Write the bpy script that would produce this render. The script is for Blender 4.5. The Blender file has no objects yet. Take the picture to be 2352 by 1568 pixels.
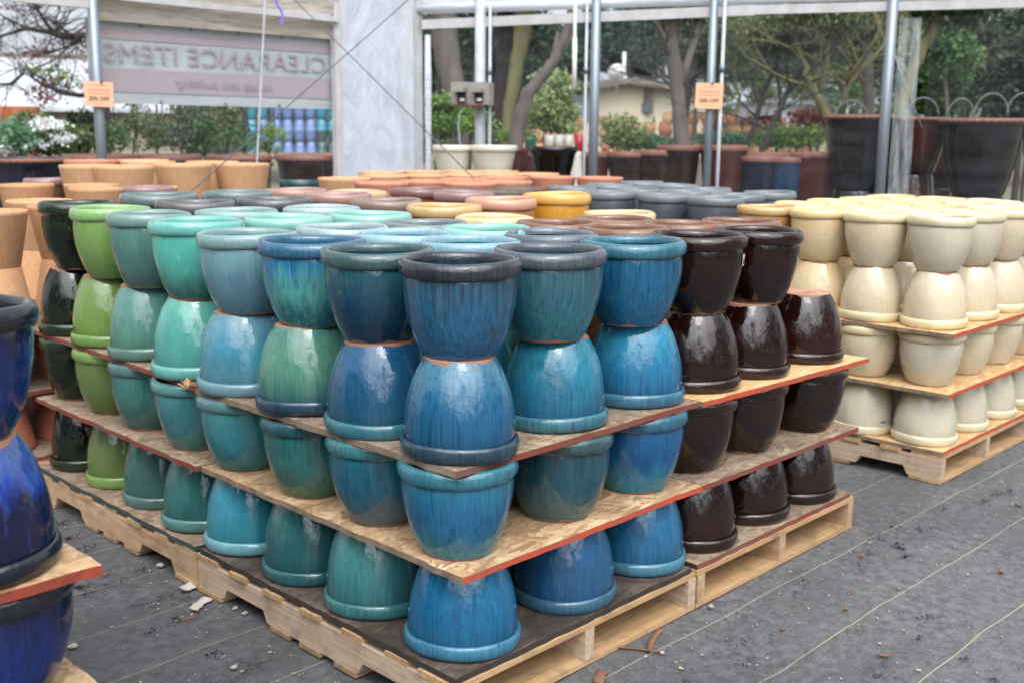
import bpy, math, random
from mathutils import Vector, Matrix
R = random.Random(7)
S = bpy.context.scene; COL = S.collection

# ------------------------------------------------------------------ camera
CC = Vector((-1.67622, -1.80474, 1.45907))
CF = Vector((0.7052307, 0.68358594, -0.18804237)); CR = Vector((0.69719581, -0.7168256, 0.00889157)); CU = Vector((0.12871543, 0.13737296, 0.98212067))
cam = bpy.data.cameras.new("camera"); co = bpy.data.objects.new("camera", cam); COL.objects.link(co)
co.matrix_world = Matrix(((CR.x, CU.x, -CF.x, CC.x), (CR.y, CU.y, -CF.y, CC.y), (CR.z, CU.z, -CF.z, CC.z), (0, 0, 0, 1)))
cam.sensor_width = 36; cam.lens = 38.29; cam.clip_start = 0.05; cam.clip_end = 3000
cam.dof.use_dof = True; cam.dof.focus_distance = 2.9; cam.dof.aperture_fstop = 3.8
S.camera = co
# ------------------------------------------------------------------ world, sun, exposure
wd = bpy.data.worlds.new("World"); S.world = wd; wd.use_nodes = True
wn = wd.node_tree.nodes; wl = wd.node_tree.links
SUN_EL, SUN_ROT = math.radians(52), math.radians(215)
sky = wn.new('ShaderNodeTexSky'); sky.sky_type = 'NISHITA'; sky.sun_disc = False
sky.sun_elevation = SUN_EL; sky.sun_rotation = SUN_ROT; sky.air_density = 1.0; sky.dust_density = 4.0
hs = wn.new('ShaderNodeHueSaturation'); hs.inputs['Saturation'].default_value = 0.15; hs.inputs['Value'].default_value = 1.0
ov = wn.new('ShaderNodeMix'); ov.data_type = 'RGBA'; ov.inputs[0].default_value = 0.7
tcw = wn.new('ShaderNodeTexCoord'); spw = wn.new('ShaderNodeSeparateXYZ'); crw = wn.new('ShaderNodeValToRGB'); wl.new(tcw.outputs['Generated'], spw.inputs[0]); wl.new(spw.outputs[2], crw.inputs[0])
crw.color_ramp.elements[0].color = (.76, .80, .86, 1); crw.color_ramp.elements[1].color = (1.0, 1.0, 1.0, 1); crw.color_ramp.elements[1].position = .7
clw = wn.new('ShaderNodeMix'); clw.data_type = 'RGBA'; clw.blend_type = 'MULTIPLY'; clw.inputs[0].default_value = 1; clw.inputs[7].default_value = (15.5, 15.8, 16.4, 1); wl.new(crw.outputs[0], clw.inputs[6])
wl.new(clw.outputs[2], ov.inputs[7])      # overcast deck, brighter overhead
SDW = (math.sin(SUN_ROT) * math.cos(SUN_EL), math.cos(SUN_ROT) * math.cos(SUN_EL), math.sin(SUN_EL))
dtw = wn.new('ShaderNodeVectorMath'); dtw.operation = 'DOT_PRODUCT'; dtw.inputs[1].default_value = SDW; wl.new(tcw.outputs['Generated'], dtw.inputs[0])
rgw = wn.new('ShaderNodeMapRange'); rgw.interpolation_type = 'SMOOTHSTEP'; rgw.inputs[1].default_value = .55; rgw.inputs[2].default_value = .9; rgw.inputs[3].default_value = .66; rgw.inputs[4].default_value = 2.9; wl.new(dtw.outputs['Value'], rgw.inputs[0])
glw = wn.new('ShaderNodeVectorMath'); glw.operation = 'SCALE'; wl.new(ov.outputs[2], glw.inputs[0]); wl.new(rgw.outputs[0], glw.inputs[3])      # thin cloud glowing round the veiled sun
bg = wn['Background']; bg.inputs['Strength'].default_value = 0.13
wl.new(sky.outputs[0], hs.inputs['Color']); wl.new(hs.outputs[0], ov.inputs[6]); wl.new(glw.outputs[0], bg.inputs['Color'])
sl = bpy.data.lights.new("sun", 'SUN'); sl.energy = .6; sl.angle = math.radians(22); sl.color = (1, .96, .9)
so = bpy.data.objects.new("sun", sl); COL.objects.link(so)
# direction to the sun: rotation measured clockwise from +Y
sd = Vector((math.sin(SUN_ROT) * math.cos(SUN_EL), math.cos(SUN_ROT) * math.cos(SUN_EL), math.sin(SUN_EL)))
so.rotation_euler = sd.to_track_quat('Z', 'Y').to_euler()
S.view_settings.view_transform = 'Standard'; S.view_settings.look = 'None'; S.view_settings.exposure = 0.0; S.view_settings.gamma = 1
S.view_settings.use_curve_mapping = False
S.render.engine = 'CYCLES'; S.cycles.max_bounces = 8; S.cycles.transparent_max_bounces = 24; S.cycles.sample_clamp_indirect = 6

# ------------------------------------------------------------------ helpers
def lin(c): return tuple((v / 255 / 12.92 if v / 255 <= .04045 else ((v / 255 + .055) / 1.055) ** 2.4) for v in c)
def ray(u, v): return CF + CR * ((u - 1176) / 2501.6) - CU * ((v - 784) / 2501.6)
def at(u, v, dep): return CC + ray(u, v) * dep                     # a point at a chosen real depth
def at_z(u, v, z): d = ray(u, v); return CC + d * ((z - CC.z) / d.z)
def tag(o, label=None, cat=None, group=None, kind=None):
    if label: o['label'] = label
    if cat: o['category'] = cat
    if group: o['group'] = group
    if kind: o['kind'] = kind
    return o
def link(o, parent=None, loc=None):
    COL.objects.link(o)
    if parent: o.parent = parent
    if loc is not None: o.location = loc
    return o
def empty(name, loc, label, cat, group=None):
    o = bpy.data.objects.new(name, None); o.empty_display_size = .05
    return tag(link(o, None, loc), label, cat, group)
class MB:
    def __init__(s): s.v = []; s.f = []
    def add(s, vs, fs):
        n = len(s.v); s.v += [tuple(p) for p in vs]; s.f += [tuple(i + n for i in f) for f in fs]; return s
    def box(s, a, b):
        x0, y0, z0 = a; x1, y1, z1 = b
        return s.add([(x0,y0,z0),(x1,y0,z0),(x1,y1,z0),(x0,y1,z0),(x0,y0,z1),(x1,y0,z1),(x1,y1,z1),(x0,y1,z1)],
            [(0,3,2,1),(4,5,6,7),(0,1,5,4),(1,2,6,5),(2,3,7,6),(3,0,4,7)])
    def obox(s, p, q, w, h, up=(0,0,1)):            # beam from p to q
        p = Vector(p); q = Vector(q); d = (q - p).normalized(); sx = d.cross(Vector(up)).normalized(); uz = sx.cross(d)
        vs = [b + sx * (w/2*i) + uz * (h/2*j) for b in (p, q) for i, j in ((-1,-1),(1,-1),(1,1),(-1,1))]
        return s.add(vs, [(0,1,2,3),(7,6,5,4),(0,4,5,1),(1,5,6,2),(2,6,7,3),(3,7,4,0)])
    def tube(s, pts, rad, n=8, cap=True):
        pts = [Vector(p) for p in pts]
        if not hasattr(rad, '__len__'): rad = [rad] * len(pts)
        base = len(s.v); ref = None
        for i, p in enumerate(pts):
            d = (pts[min(i+1, len(pts)-1)] - pts[max(i-1, 0)]).normalized()
            if ref is None: ref = Vector((1,0,0)) if abs(d.x) < .8 else Vector((0,1,0))
            a = (ref - d * ref.dot(d)).normalized(); b = d.cross(a); ref = a
            s.v += [tuple(p + (a * math.cos(t) + b * math.sin(t)) * rad[i]) for t in [2*math.pi*k/n for k in range(n)]]
        for i in range(len(pts)-1):
            for k in range(n):
                s.f.append((base+i*n+k, base+i*n+(k+1)%n, base+(i+1)*n+(k+1)%n, base+(i+1)*n+k))
        if cap:
            s.f.append(tuple(base + k for k in range(n))[::-1]); s.f.append(tuple(base+(len(pts)-1)*n+k for k in range(n)))
        return s
    def lathe(s, prof, n=48, fn=None, c=(0,0,0), closed=False):
        base = len(s.v)
        for r, z in prof:
            for k in range(n):
                t = 2*math.pi*k/n; x, y, zz = r*math.cos(t), r*math.sin(t), z
                if fn: x, y, zz = fn(x, y, zz, t)
                s.v.append((x+c[0], y+c[1], zz+c[2]))
        m = len(prof)
        for i in range(m if closed else m-1):
            for k in range(n):
                j = (i+1) % m
                s.f.append((base+i*n+k, base+i*n+(k+1)%n, base+j*n+(k+1)%n, base+j*n+k))
        return s
    def mesh(s, name, mat, smooth=False, bevel=None):
        m = bpy.data.meshes.new(name); m.from_pydata(s.v, [], s.f)
        if mat: m.materials.append(mat)
        if smooth:
            for p in m.polygons: p.use_smooth = True
        m.update(); return m
    def build(s, name, mat, parent=None, smooth=False, loc=None):
        o = bpy.data.objects.new(name, s.mesh(name, mat, smooth)); return link(o, parent, loc)
def smooth_angle(o, a=35):
    try: o.data.set_sharp_from_angle(angle=math.radians(a))
    except Exception: pass

# ------------------------------------------------------------------ materials
class NT:
    def __init__(s, name):
        s.m = bpy.data.materials.new(name); s.m.use_nodes = True; s.t = s.m.node_tree; s.n = s.t.nodes; s.b = s.n['Principled BSDF']
    def node(s, ty, **kw):
        x = s.n.new(ty)
        for k, v in kw.items(): setattr(x, k, v)
        return x
    def l(s, a, b): s.t.links.new(a, b)
    def mapped(s, scale=(1,1,1), rot=(0,0,0), space='Object', rnd=True):
        tc = s.node('ShaderNodeTexCoord'); mp = s.node('ShaderNodeMapping'); mp.inputs['Scale'].default_value = scale; mp.inputs['Rotation'].default_value = rot
        if space == 'World':
            g = s.node('ShaderNodeNewGeometry'); s.l(g.outputs['Position'], mp.inputs['Vector'])
        else: s.l(tc.outputs['Object'], mp.inputs['Vector'])
        if rnd:
            oi = s.node('ShaderNodeObjectInfo'); mu = s.node('ShaderNodeMath', operation='MULTIPLY'); mu.inputs[1].default_value = 37.0
            s.l(oi.outputs['Random'], mu.inputs[0]); s.l(mu.outputs[0], mp.inputs['Location'])
        return mp.outputs[0]
    def noise(s, vec, scale, detail=4, rough=.55, dist=0):
        x = s.node('ShaderNodeTexNoise'); x.inputs['Scale'].default_value = scale; x.inputs['Detail'].default_value = detail
        x.inputs['Roughness'].default_value = rough; x.inputs['Distortion'].default_value = dist
        if vec is not None: s.l(vec, x.inputs['Vector'])
        return x.outputs['Fac']
    def ramp(s, fac, stops, interp='LINEAR'):
        x = s.node('ShaderNodeValToRGB'); e = x.color_ramp.elements; x.color_ramp.interpolation = interp
        while len(e) < len(stops): e.new(.5)
        for k, (p, c) in enumerate(stops):
            e[k].position = p; e[k].color = tuple(c) + (1,) if len(c) == 3 else c
        s.l(fac, x.inputs[0]); return x.outputs[0]
    def rng(s, fac, a, b, c=0, d=1):
        x = s.node('ShaderNodeMapRange'); x.inputs[1].default_value = a; x.inputs[2].default_value = b; x.inputs[3].default_value = c; x.inputs[4].default_value = d
        s.l(fac, x.inputs[0]); return x.outputs[0]
    def mix(s, fac, a, b, mode='MIX'):
        x = s.node('ShaderNodeMix', data_type='RGBA', blend_type=mode)
        for sock, v in ((x.inputs[0], fac), (x.inputs[6], a), (x.inputs[7], b)):
            if isinstance(v, (int, float)): sock.default_value = v
            elif isinstance(v, (tuple, list)): sock.default_value = tuple(v)[:3] + (1,)
            else: s.l(v, sock)
        return x.outputs[2]
    def math(s, op, a, b=None):
        x = s.node('ShaderNodeMath', operation=op)
        for sock, v in ((x.inputs[0], a), (x.inputs[1], b)):
            if v is None: continue
            if isinstance(v, (int, float)): sock.default_value = v
            else: s.l(v, sock)
        return x.outputs[0]
    def bump(s, h, strength, dist=.01, prev=None):
        x = s.node('ShaderNodeBump'); x.inputs['Strength'].default_value = strength; x.inputs['Distance'].default_value = dist
        s.l(h, x.inputs['Height'])
        if prev is not None: s.l(prev, x.inputs['Normal'])
        return x.outputs[0]
    def out(s, col=None, rough=None, nrm=None, **kw):
        if col is not None:
            if isinstance(col, tuple): s.b.inputs['Base Color'].default_value = col[:3] + (1,)
            else: s.l(col, s.b.inputs['Base Color'])
        if rough is not None:
            if isinstance(rough, (int, float)): s.b.inputs['Roughness'].default_value = rough
            else: s.l(rough, s.b.inputs['Roughness'])
        if nrm is not None: s.l(nrm, s.b.inputs['Normal'])
        for k, v in kw.items(): s.b.inputs[k.replace('_', ' ')].default_value = v
        return s.m
    def z(s):
        tc = s.node('ShaderNodeTexCoord'); x = s.node('ShaderNodeSeparateXYZ'); s.l(tc.outputs['Object'], x.inputs[0]); return x.outputs[2]

H = .244; RR = .155
GC = {}
def hue(c):
    r, g, b = c
    if b > r*1.35 and b > g*1.04 and b > 70 and r < 72: return (r*.80, min(255, g*1.06), b*1.0)
    if g > r*1.1 and b > r*.95 and r < 72: return (r*1.08, g*1.0, min(255, b*1.05))
    return c
def glaze(top, mid=None, bot=None, streak=.5, dark=(12,22,40), rough=.055, speck=.5, raw=True, ptop=.85, pmid=.45, pbot=.1, blotch=.35, k=.78):
    mid = mid or top; bot = bot or mid; top, mid, bot = hue(top), hue(mid), hue(bot)
    key = (top, mid, bot, streak, dark, rough, speck, raw, ptop, pmid, pbot)
    if key in GC: return GC[key]
    n = NT('glaze'); L = lambda c: tuple(v * k for v in lin(tuple(q + (sum(c)/3-q)*((.16 if raw else .34) if c[2] > c[0] else .02) for q in c)))
    z = n.z(); vec = n.mapped(); sv = n.mapped((1, 1, .03)); sv2 = n.mapped((1, 1, .1))
    st = n.noise(sv, 125, 3, .65); st2 = n.noise(sv2, 26, 3, .5); bl = n.noise(vec, 9, 3, .5)
    h = n.math('MULTIPLY', z, 1 / H)
    h = n.math('ADD', h, n.math('MULTIPLY', n.math('SUBTRACT', st2, .5), .55))
    col = n.ramp(h, [(pbot, L(bot)), (pmid, L(mid)), (ptop, L(top))])
    col = n.mix(n.math('MULTIPLY', n.rng(bl, .42, .68), blotch), col, n.mix(.5, col, L(dark)))
    col = n.mix(n.math('MULTIPLY', n.rng(st, .5, .72), streak), col, L(dark))
    lt = tuple(min(1, v * 1.7 + .02) for v in L(mid))
    col = n.mix(n.math('MULTIPLY', n.rng(st, .46, .26), streak * .55), col, lt)
    vo = n.node('ShaderNodeTexVoronoi'); vo.inputs['Scale'].default_value = 55; n.l(vec, vo.inputs['Vector'])
    dots = n.math('MULTIPLY', n.math('LESS_THAN', vo.outputs['Distance'], .07), n.math('GREATER_THAN', n.noise(vec, 14, 2), .56))
    col = n.mix(n.math('MULTIPLY', dots, speck), col, (.25, .2, .14))
    rg = n.rng(n.noise(vec, 18, 3), .35, .7, rough * .6, rough * 1.7)
    if raw:
        edge = n.math('ADD', .0015, n.math('MULTIPLY', n.math('SUBTRACT', n.noise(n.mapped((1, 1, .2)), 14, 3), .42), .035))
        msk = n.math('LESS_THAN', z, edge)
        col = n.mix(msk, col, lin((132, 96, 76))); rg = n.math('MAXIMUM', rg, n.math('MULTIPLY', msk, .8))
    b1 = n.bump(n.noise(vec, 15, 3, .5, .25), .34, .010)
    b2 = n.bump(n.noise(n.mapped((1, 1, .35)), 46, 3, .6), .22, .004, b1)
    b3 = n.bump(st, .12, .0015, b2)
    GC[key] = n.out(col, rg, b3, IOR=1.57); return GC[key]
def matte(name, c, c2=None, scale=8, rough=.75, amount=.5, bump=.1, bs=60, stretch=(1,1,1), k=1.0, **kw):
    k *= .74; n = NT(name); L = lambda c: tuple(v * k for v in lin(c)); c2 = c2 or tuple(int(v * .75) for v in c)
    v = n.mapped(stretch); f = n.noise(v, scale, 5, .6)
    col = n.mix(n.math('MULTIPLY', n.rng(f, .38, .65), amount), L(c), L(c2))
    return n.out(col, rough, n.bump(n.noise(v, bs, 4), bump, .003), **kw)
def wood(name, c, c2, axis='x', k=1.0):
    k *= .76; n = NT(name); L = lambda c: tuple(v * k for v in lin(c))
    s = {'x': (.06, 1, 1), 'y': (1, .06, 1)}[axis]; v = n.mapped(s)
    g = n.noise(v, 70, 4, .6, .6); g2 = n.noise(v, 12, 3, .6, 1.2); bl = n.noise(n.mapped(), 5, 4, .6)
    col = n.mix(n.rng(g, .4, .68), L(c), L(c2)); col = n.mix(n.math('MULTIPLY', n.rng(g2, .5, .7), .5), col, L(c2))
    col = n.mix(n.math('MULTIPLY', n.rng(bl, .55, .75), .45), col, lin((96, 80, 66)))
    vk = n.node('ShaderNodeTexVoronoi'); vk.inputs['Scale'].default_value = 4.5; n.l(n.mapped({'x': (.5, 1, 1), 'y': (1, .5, 1)}[axis]), vk.inputs['Vector'])
    col = n.mix(n.math('MULTIPLY', n.rng(vk.outputs['Distance'], .085, .03), .75), col, lin((84, 54, 36)))
    col = n.mix(n.math('MULTIPLY', n.rng(n.noise(n.mapped(), 14, 5, .7), .5, .68), .45), col, lin((78, 70, 62)))
    return n.out(col, .78, n.bump(g, .35, .003))
def osb(name, cols, wear, wamt, k=1.0):
    cols = [tuple(v*.87 for v in c) for c in cols]; wear = tuple(v*.87 for v in wear)
    n = NT(name); base = None; v0 = n.mapped(space='World', rnd=False)
    wob = n.noise(v0, 6, 2)
    for i, (rot, sc) in enumerate((((0,0,.4), (7, 34, 1)), ((0,0,1.3), (8, 38, 1)), ((0,0,-.5), (9, 33, 1)), ((0,0,2.2), (10, 44, 1)), ((0,0,.9), (8, 36, 1)), ((0,0,-.15), (7, 32, 1)))):
        m0 = n.mapped((1,1,1), rot, 'World', False); m1 = n.node('ShaderNodeMapping'); m1.inputs['Scale'].default_value = sc; n.l(m0, m1.inputs['Vector']); mv = m1.outputs[0]
        vo = n.node('ShaderNodeTexVoronoi'); vo.inputs['Scale'].default_value = 2.1; n.l(mv, vo.inputs['Vector'])
        sep = n.node('ShaderNodeSeparateColor'); n.l(vo.outputs['Color'], sep.inputs[0])
        c = n.ramp(sep.outputs[0], [(0, lin(cols[0])), (.35, lin(cols[1])), (.7, lin(cols[2])), (1, lin(cols[3]))])
        if base is None: base = c; hh = sep.outputs[0]
        else: base = n.mix(n.math('GREATER_THAN', sep.outputs[1], .55), base, c)
    base = n.mix(n.math('MULTIPLY', n.rng(n.noise(v0, 5, 5, .65), .42, .62), wamt), base, lin(wear))
    base = n.mix(n.math('MULTIPLY', n.rng(n.noise(v0, 28, 4, .6), .55, .7), wamt * .6), base, tuple(v * .4 for v in lin(wear)))
    return n.out(base, .8, n.bump(hh, .25, .002))
M = {}
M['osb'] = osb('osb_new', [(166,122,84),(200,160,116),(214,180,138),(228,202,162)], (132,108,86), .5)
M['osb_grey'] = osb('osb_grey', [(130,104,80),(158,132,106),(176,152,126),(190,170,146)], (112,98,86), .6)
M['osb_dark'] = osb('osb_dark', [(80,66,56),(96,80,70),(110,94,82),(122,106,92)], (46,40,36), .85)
M['osb_bright'] = osb('osb_bright', [(206,156,100),(220,176,120),(228,192,138),(236,206,158)], (190,150,110), .15)
M['edge_red'] = matte('edge_red', (168,66,44), (120,62,46), 24, .85, .9, .7, 90)
M['edge_red_old'] = matte('edge_red_old', (138,58,44), (110,90,76), 9, .85, .8, .5, 90)
M['edge_orange'] = matte('edge_orange', (198,78,50), (168,88,62), 22, .8, .85, .7, 90)
M['edge_grey'] = matte('edge_grey', (150,130,108), (100,84,70), 25, .9, .8, .8, 120)
M['edge_green'] = matte('edge_green', (62,82,78), (44,54,50), 20, .9, .7, .5, 90)
M['edge_dark'] = matte('edge_dark', (64,52,46), (36,32,30), 25, .9, .8, .8, 120)
M['pal_y'] = wood('pallet_wood_long', (206,174,138), (178,140,104), 'y')
M['pal_x'] = wood('pallet_wood_cross', (206,170,124), (176,136,94), 'x')
M['pal_x2'] = wood('pallet_wood_grey', (176,146,110), (140,112,82), 'x')
M['pal_p'] = wood('pallet_wood_pale', (206,184,160), (182,154,128), 'y')
M['raw'] = matte('unglazed_clay', (196,150,122), (170,116,88), 14, .85, .6, .2)
M['galv'] = matte('galvanised_steel', (150,160,168), (124,134,144), 5, .42, .6, .05, 40, (1,1,.3), Metallic=.55)
M['white_steel'] = matte('white_painted_steel', (196,202,208), (150,156,160), 6, .5, .5, .05)
M['pvc'] = matte('white_pipe_plastic', (220,220,216), (196,194,188), 5, .45, .4, .02)
M['cable'] = matte('steel_cable', (104,108,112), (76,80,84), 40, .45, .5, .1, Metallic=.4)

# ------------------------------------------------------------------ ground
def ground_mat():
    n = NT('weed_barrier'); v = n.mapped(space='World', rnd=False)
    g = n.node('ShaderNodeNewGeometry'); sp = n.node('ShaderNodeSeparateXYZ'); n.l(g.outputs['Position'], sp.inputs[0])
    x, y = sp.outputs[0], sp.outputs[1]
    a = n.noise(v, 26, 5, .65); b = n.noise(v, 2.2, 3, .5); c = n.noise(n.mapped((1, 2.6, 1), space='World', rnd=False), 60, 3, .6)
    col = n.mix(n.rng(a, .36, .66), lin((62,62,64)), lin((100,101,104)))
    col = n.mix(n.math('MULTIPLY', n.rng(b, .4, .65), .5), col, lin((80,79,80)))
    col = n.mix(n.math('MULTIPLY', n.rng(c, .45, .7), .4), col, lin((122,124,128)))
    # dark fibre tufts
    t = n.noise(n.mapped((1, 1.6, 1), (0, 0, .3), 'World', False), 9, 5, .75)
    col = n.mix(n.math('MULTIPLY', n.rng(t, .66, .72), .85), col, (.012, .012, .014))
    dirt = n.noise(v, 7, 6, .7); col = n.mix(n.math('MULTIPLY', n.rng(dirt, .58, .74), .35), col, lin((112,98,82)))
    # stitched guide threads every 305 mm
    wob = n.math('MULTIPLY', n.math('SUBTRACT', n.noise(n.mapped((.8, .2, 1), space='World', rnd=False), 2, 2), .5), .03)
    yy = n.math('ADD', n.math('ADD', y, n.math('MULTIPLY', x, .018)), wob)
    ph = n.math('FRACT', n.math('DIVIDE', n.math('ADD', yy, 20 * .305 + .065 + .1525), .305))
    d = n.math('ABSOLUTE', n.math('SUBTRACT', ph, .5))
    tw = n.math('MULTIPLY', n.math('ADD', n.math('SINE', n.math('MULTIPLY', x, 900)), 1), .0022)
    line = n.math('LESS_THAN', d, n.math('ADD', .0035, tw))
    col = n.mix(n.math('MULTIPLY', line, .75), col, lin((168,164,124)))
    wv = n.node('ShaderNodeTexWave'); wv.inputs['Scale'].default_value = 90; n.l(v, wv.inputs['Vector'])
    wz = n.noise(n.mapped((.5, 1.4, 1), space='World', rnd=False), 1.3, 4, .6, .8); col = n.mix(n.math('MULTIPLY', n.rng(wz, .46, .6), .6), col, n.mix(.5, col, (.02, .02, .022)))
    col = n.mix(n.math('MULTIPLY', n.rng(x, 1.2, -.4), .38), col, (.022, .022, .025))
    bm = n.bump(wz, .5, .05); bm = n.bump(a, .5, .005, bm); bm = n.bump(n.noise(v, 180, 3), .4, .002, bm); bm = n.bump(line, .4, .002, bm)
    return n.out(col, .72, bm)
def outer_mat():
    n = NT('yard_ground'); v = n.mapped(space='World', rnd=False); a = n.noise(v, 3, 6, .65); b = n.noise(v, .4, 3)
    col = n.mix(n.rng(a, .4, .62), lin((96,88,78)), lin((130,120,106))); col = n.mix(n.rng(b, .45, .6), col, lin((84,92,60)))
    return n.out(col, .95, n.bump(a, .5, .02))
def sheet(name, x0, y0, x1, y1, z, mat, nx=1, ny=1, hf=None):
    m = MB(); vs = []
    for j in range(ny+1):
        for i in range(nx+1):
            x = x0+(x1-x0)*i/nx; y = y0+(y1-y0)*j/ny; vs.append((x, y, z+(hf(x, y) if hf else 0)))
    m.add(vs, [(j*(nx+1)+i, j*(nx+1)+i+1, (j+1)*(nx+1)+i+1, (j+1)*(nx+1)+i) for j in range(ny) for i in range(nx)])
    return m.build(name, mat, smooth=True)
tag(sheet('ground', -400, -400, 400, 400, -.012, outer_mat()), kind='structure')
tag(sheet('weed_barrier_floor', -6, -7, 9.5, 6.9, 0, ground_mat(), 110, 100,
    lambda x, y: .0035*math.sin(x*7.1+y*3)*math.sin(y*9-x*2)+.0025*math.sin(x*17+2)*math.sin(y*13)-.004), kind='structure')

# ------------------------------------------------------------------ glazed pots
PROF = [(.585,.0),(.60,.012),(.645,.06),(.715,.14),(.785,.25),(.84,.36),(.885,.48),(.915,.60),(.926,.71),(.925,.78),(.915,.825),(.902,.856)]
RIM = [(.900,.850),(.915,.832),(.943,.826),(.972,.836),(.992,.862),(1.0,.895),(.997,.93),(.982,.964),(.953,.988),(.912,1.0),(.872,.994),(.842,.974),(.826,.945),(.826,.90)]
INN = [(.806,.915),(.835,.87),(.855,.78),(.85,.62),(.80,.45),(.72,.28),(.62,.14),(.52,.075),(.08,.07)]
MESHES = []
for q in range(9):
    rr = random.Random(q+3); a1, a2, a3, a4 = [rr.uniform(0, 6.28) for _ in range(4)]
    e1, e2 = rr.uniform(.005, .016), rr.uniform(.003, .008)
    def fn(x, y, z, t, a1=a1, a2=a2, a3=a3, a4=a4, e1=e1, e2=e2):
        s = 1 + e1*math.cos(2*t+a1) + e2*math.cos(3*t+a2) + .004*math.cos(5*t+a4+z*30) + .005*math.sin(z*26+a2)
        return x*s, y*s, z + .0022*math.cos(2*t+a3)*(z/H)
    sc = lambda P: [(r*RR, z*H) for r, z in P]
    body = MB().lathe(sc(PROF), 56, fn).lathe(sc(INN), 56, fn).mesh('body', None, True)
    rim = MB().lathe(sc(RIM), 56, fn).mesh('rim', None, True)
    bs = MB().lathe([(.590*RR, .001), (.57*RR, -.0005), (.3*RR, .001), (.085*RR, .0015), (.08*RR, .02)], 56, fn).mesh('base', None, True)
    for m in (body, rim, bs): m.materials.append(M['raw'])
    MESHES.append((body, rim, bs))
def pot(x, y, z, up, gm, rm, label, group, sr=1.0, sz=1.0, tilt=(0,0), name='glazed_pot', parts=True):
    """up: standing on its base at z, else upside down with its rim at z"""
    sr *= R.uniform(.985, 1.01); o = empty(name, (x, y, z if up else z + H*sz), label, 'pot', group)
    o.rotation_euler = (tilt[0] + R.gauss(0,.003) + (0 if up else math.pi), tilt[1] + R.gauss(0,.003), R.uniform(0, 6.28)); o.scale = (sr, sr, sz)
    q = R.choice(MESHES)
    for nm, me, mt in (('body', q[0], gm), ('rim', q[1], rm), ('base', q[2], None)):
        if nm == 'base' and up: continue
        c = link(bpy.data.objects.new(nm, me), o)
        if mt:
            c.material_slots[0].link = 'OBJECT'; c.material_slots[0].material = mt
    return o
def G(*a, **k): return glaze(*a, **k)
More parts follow.
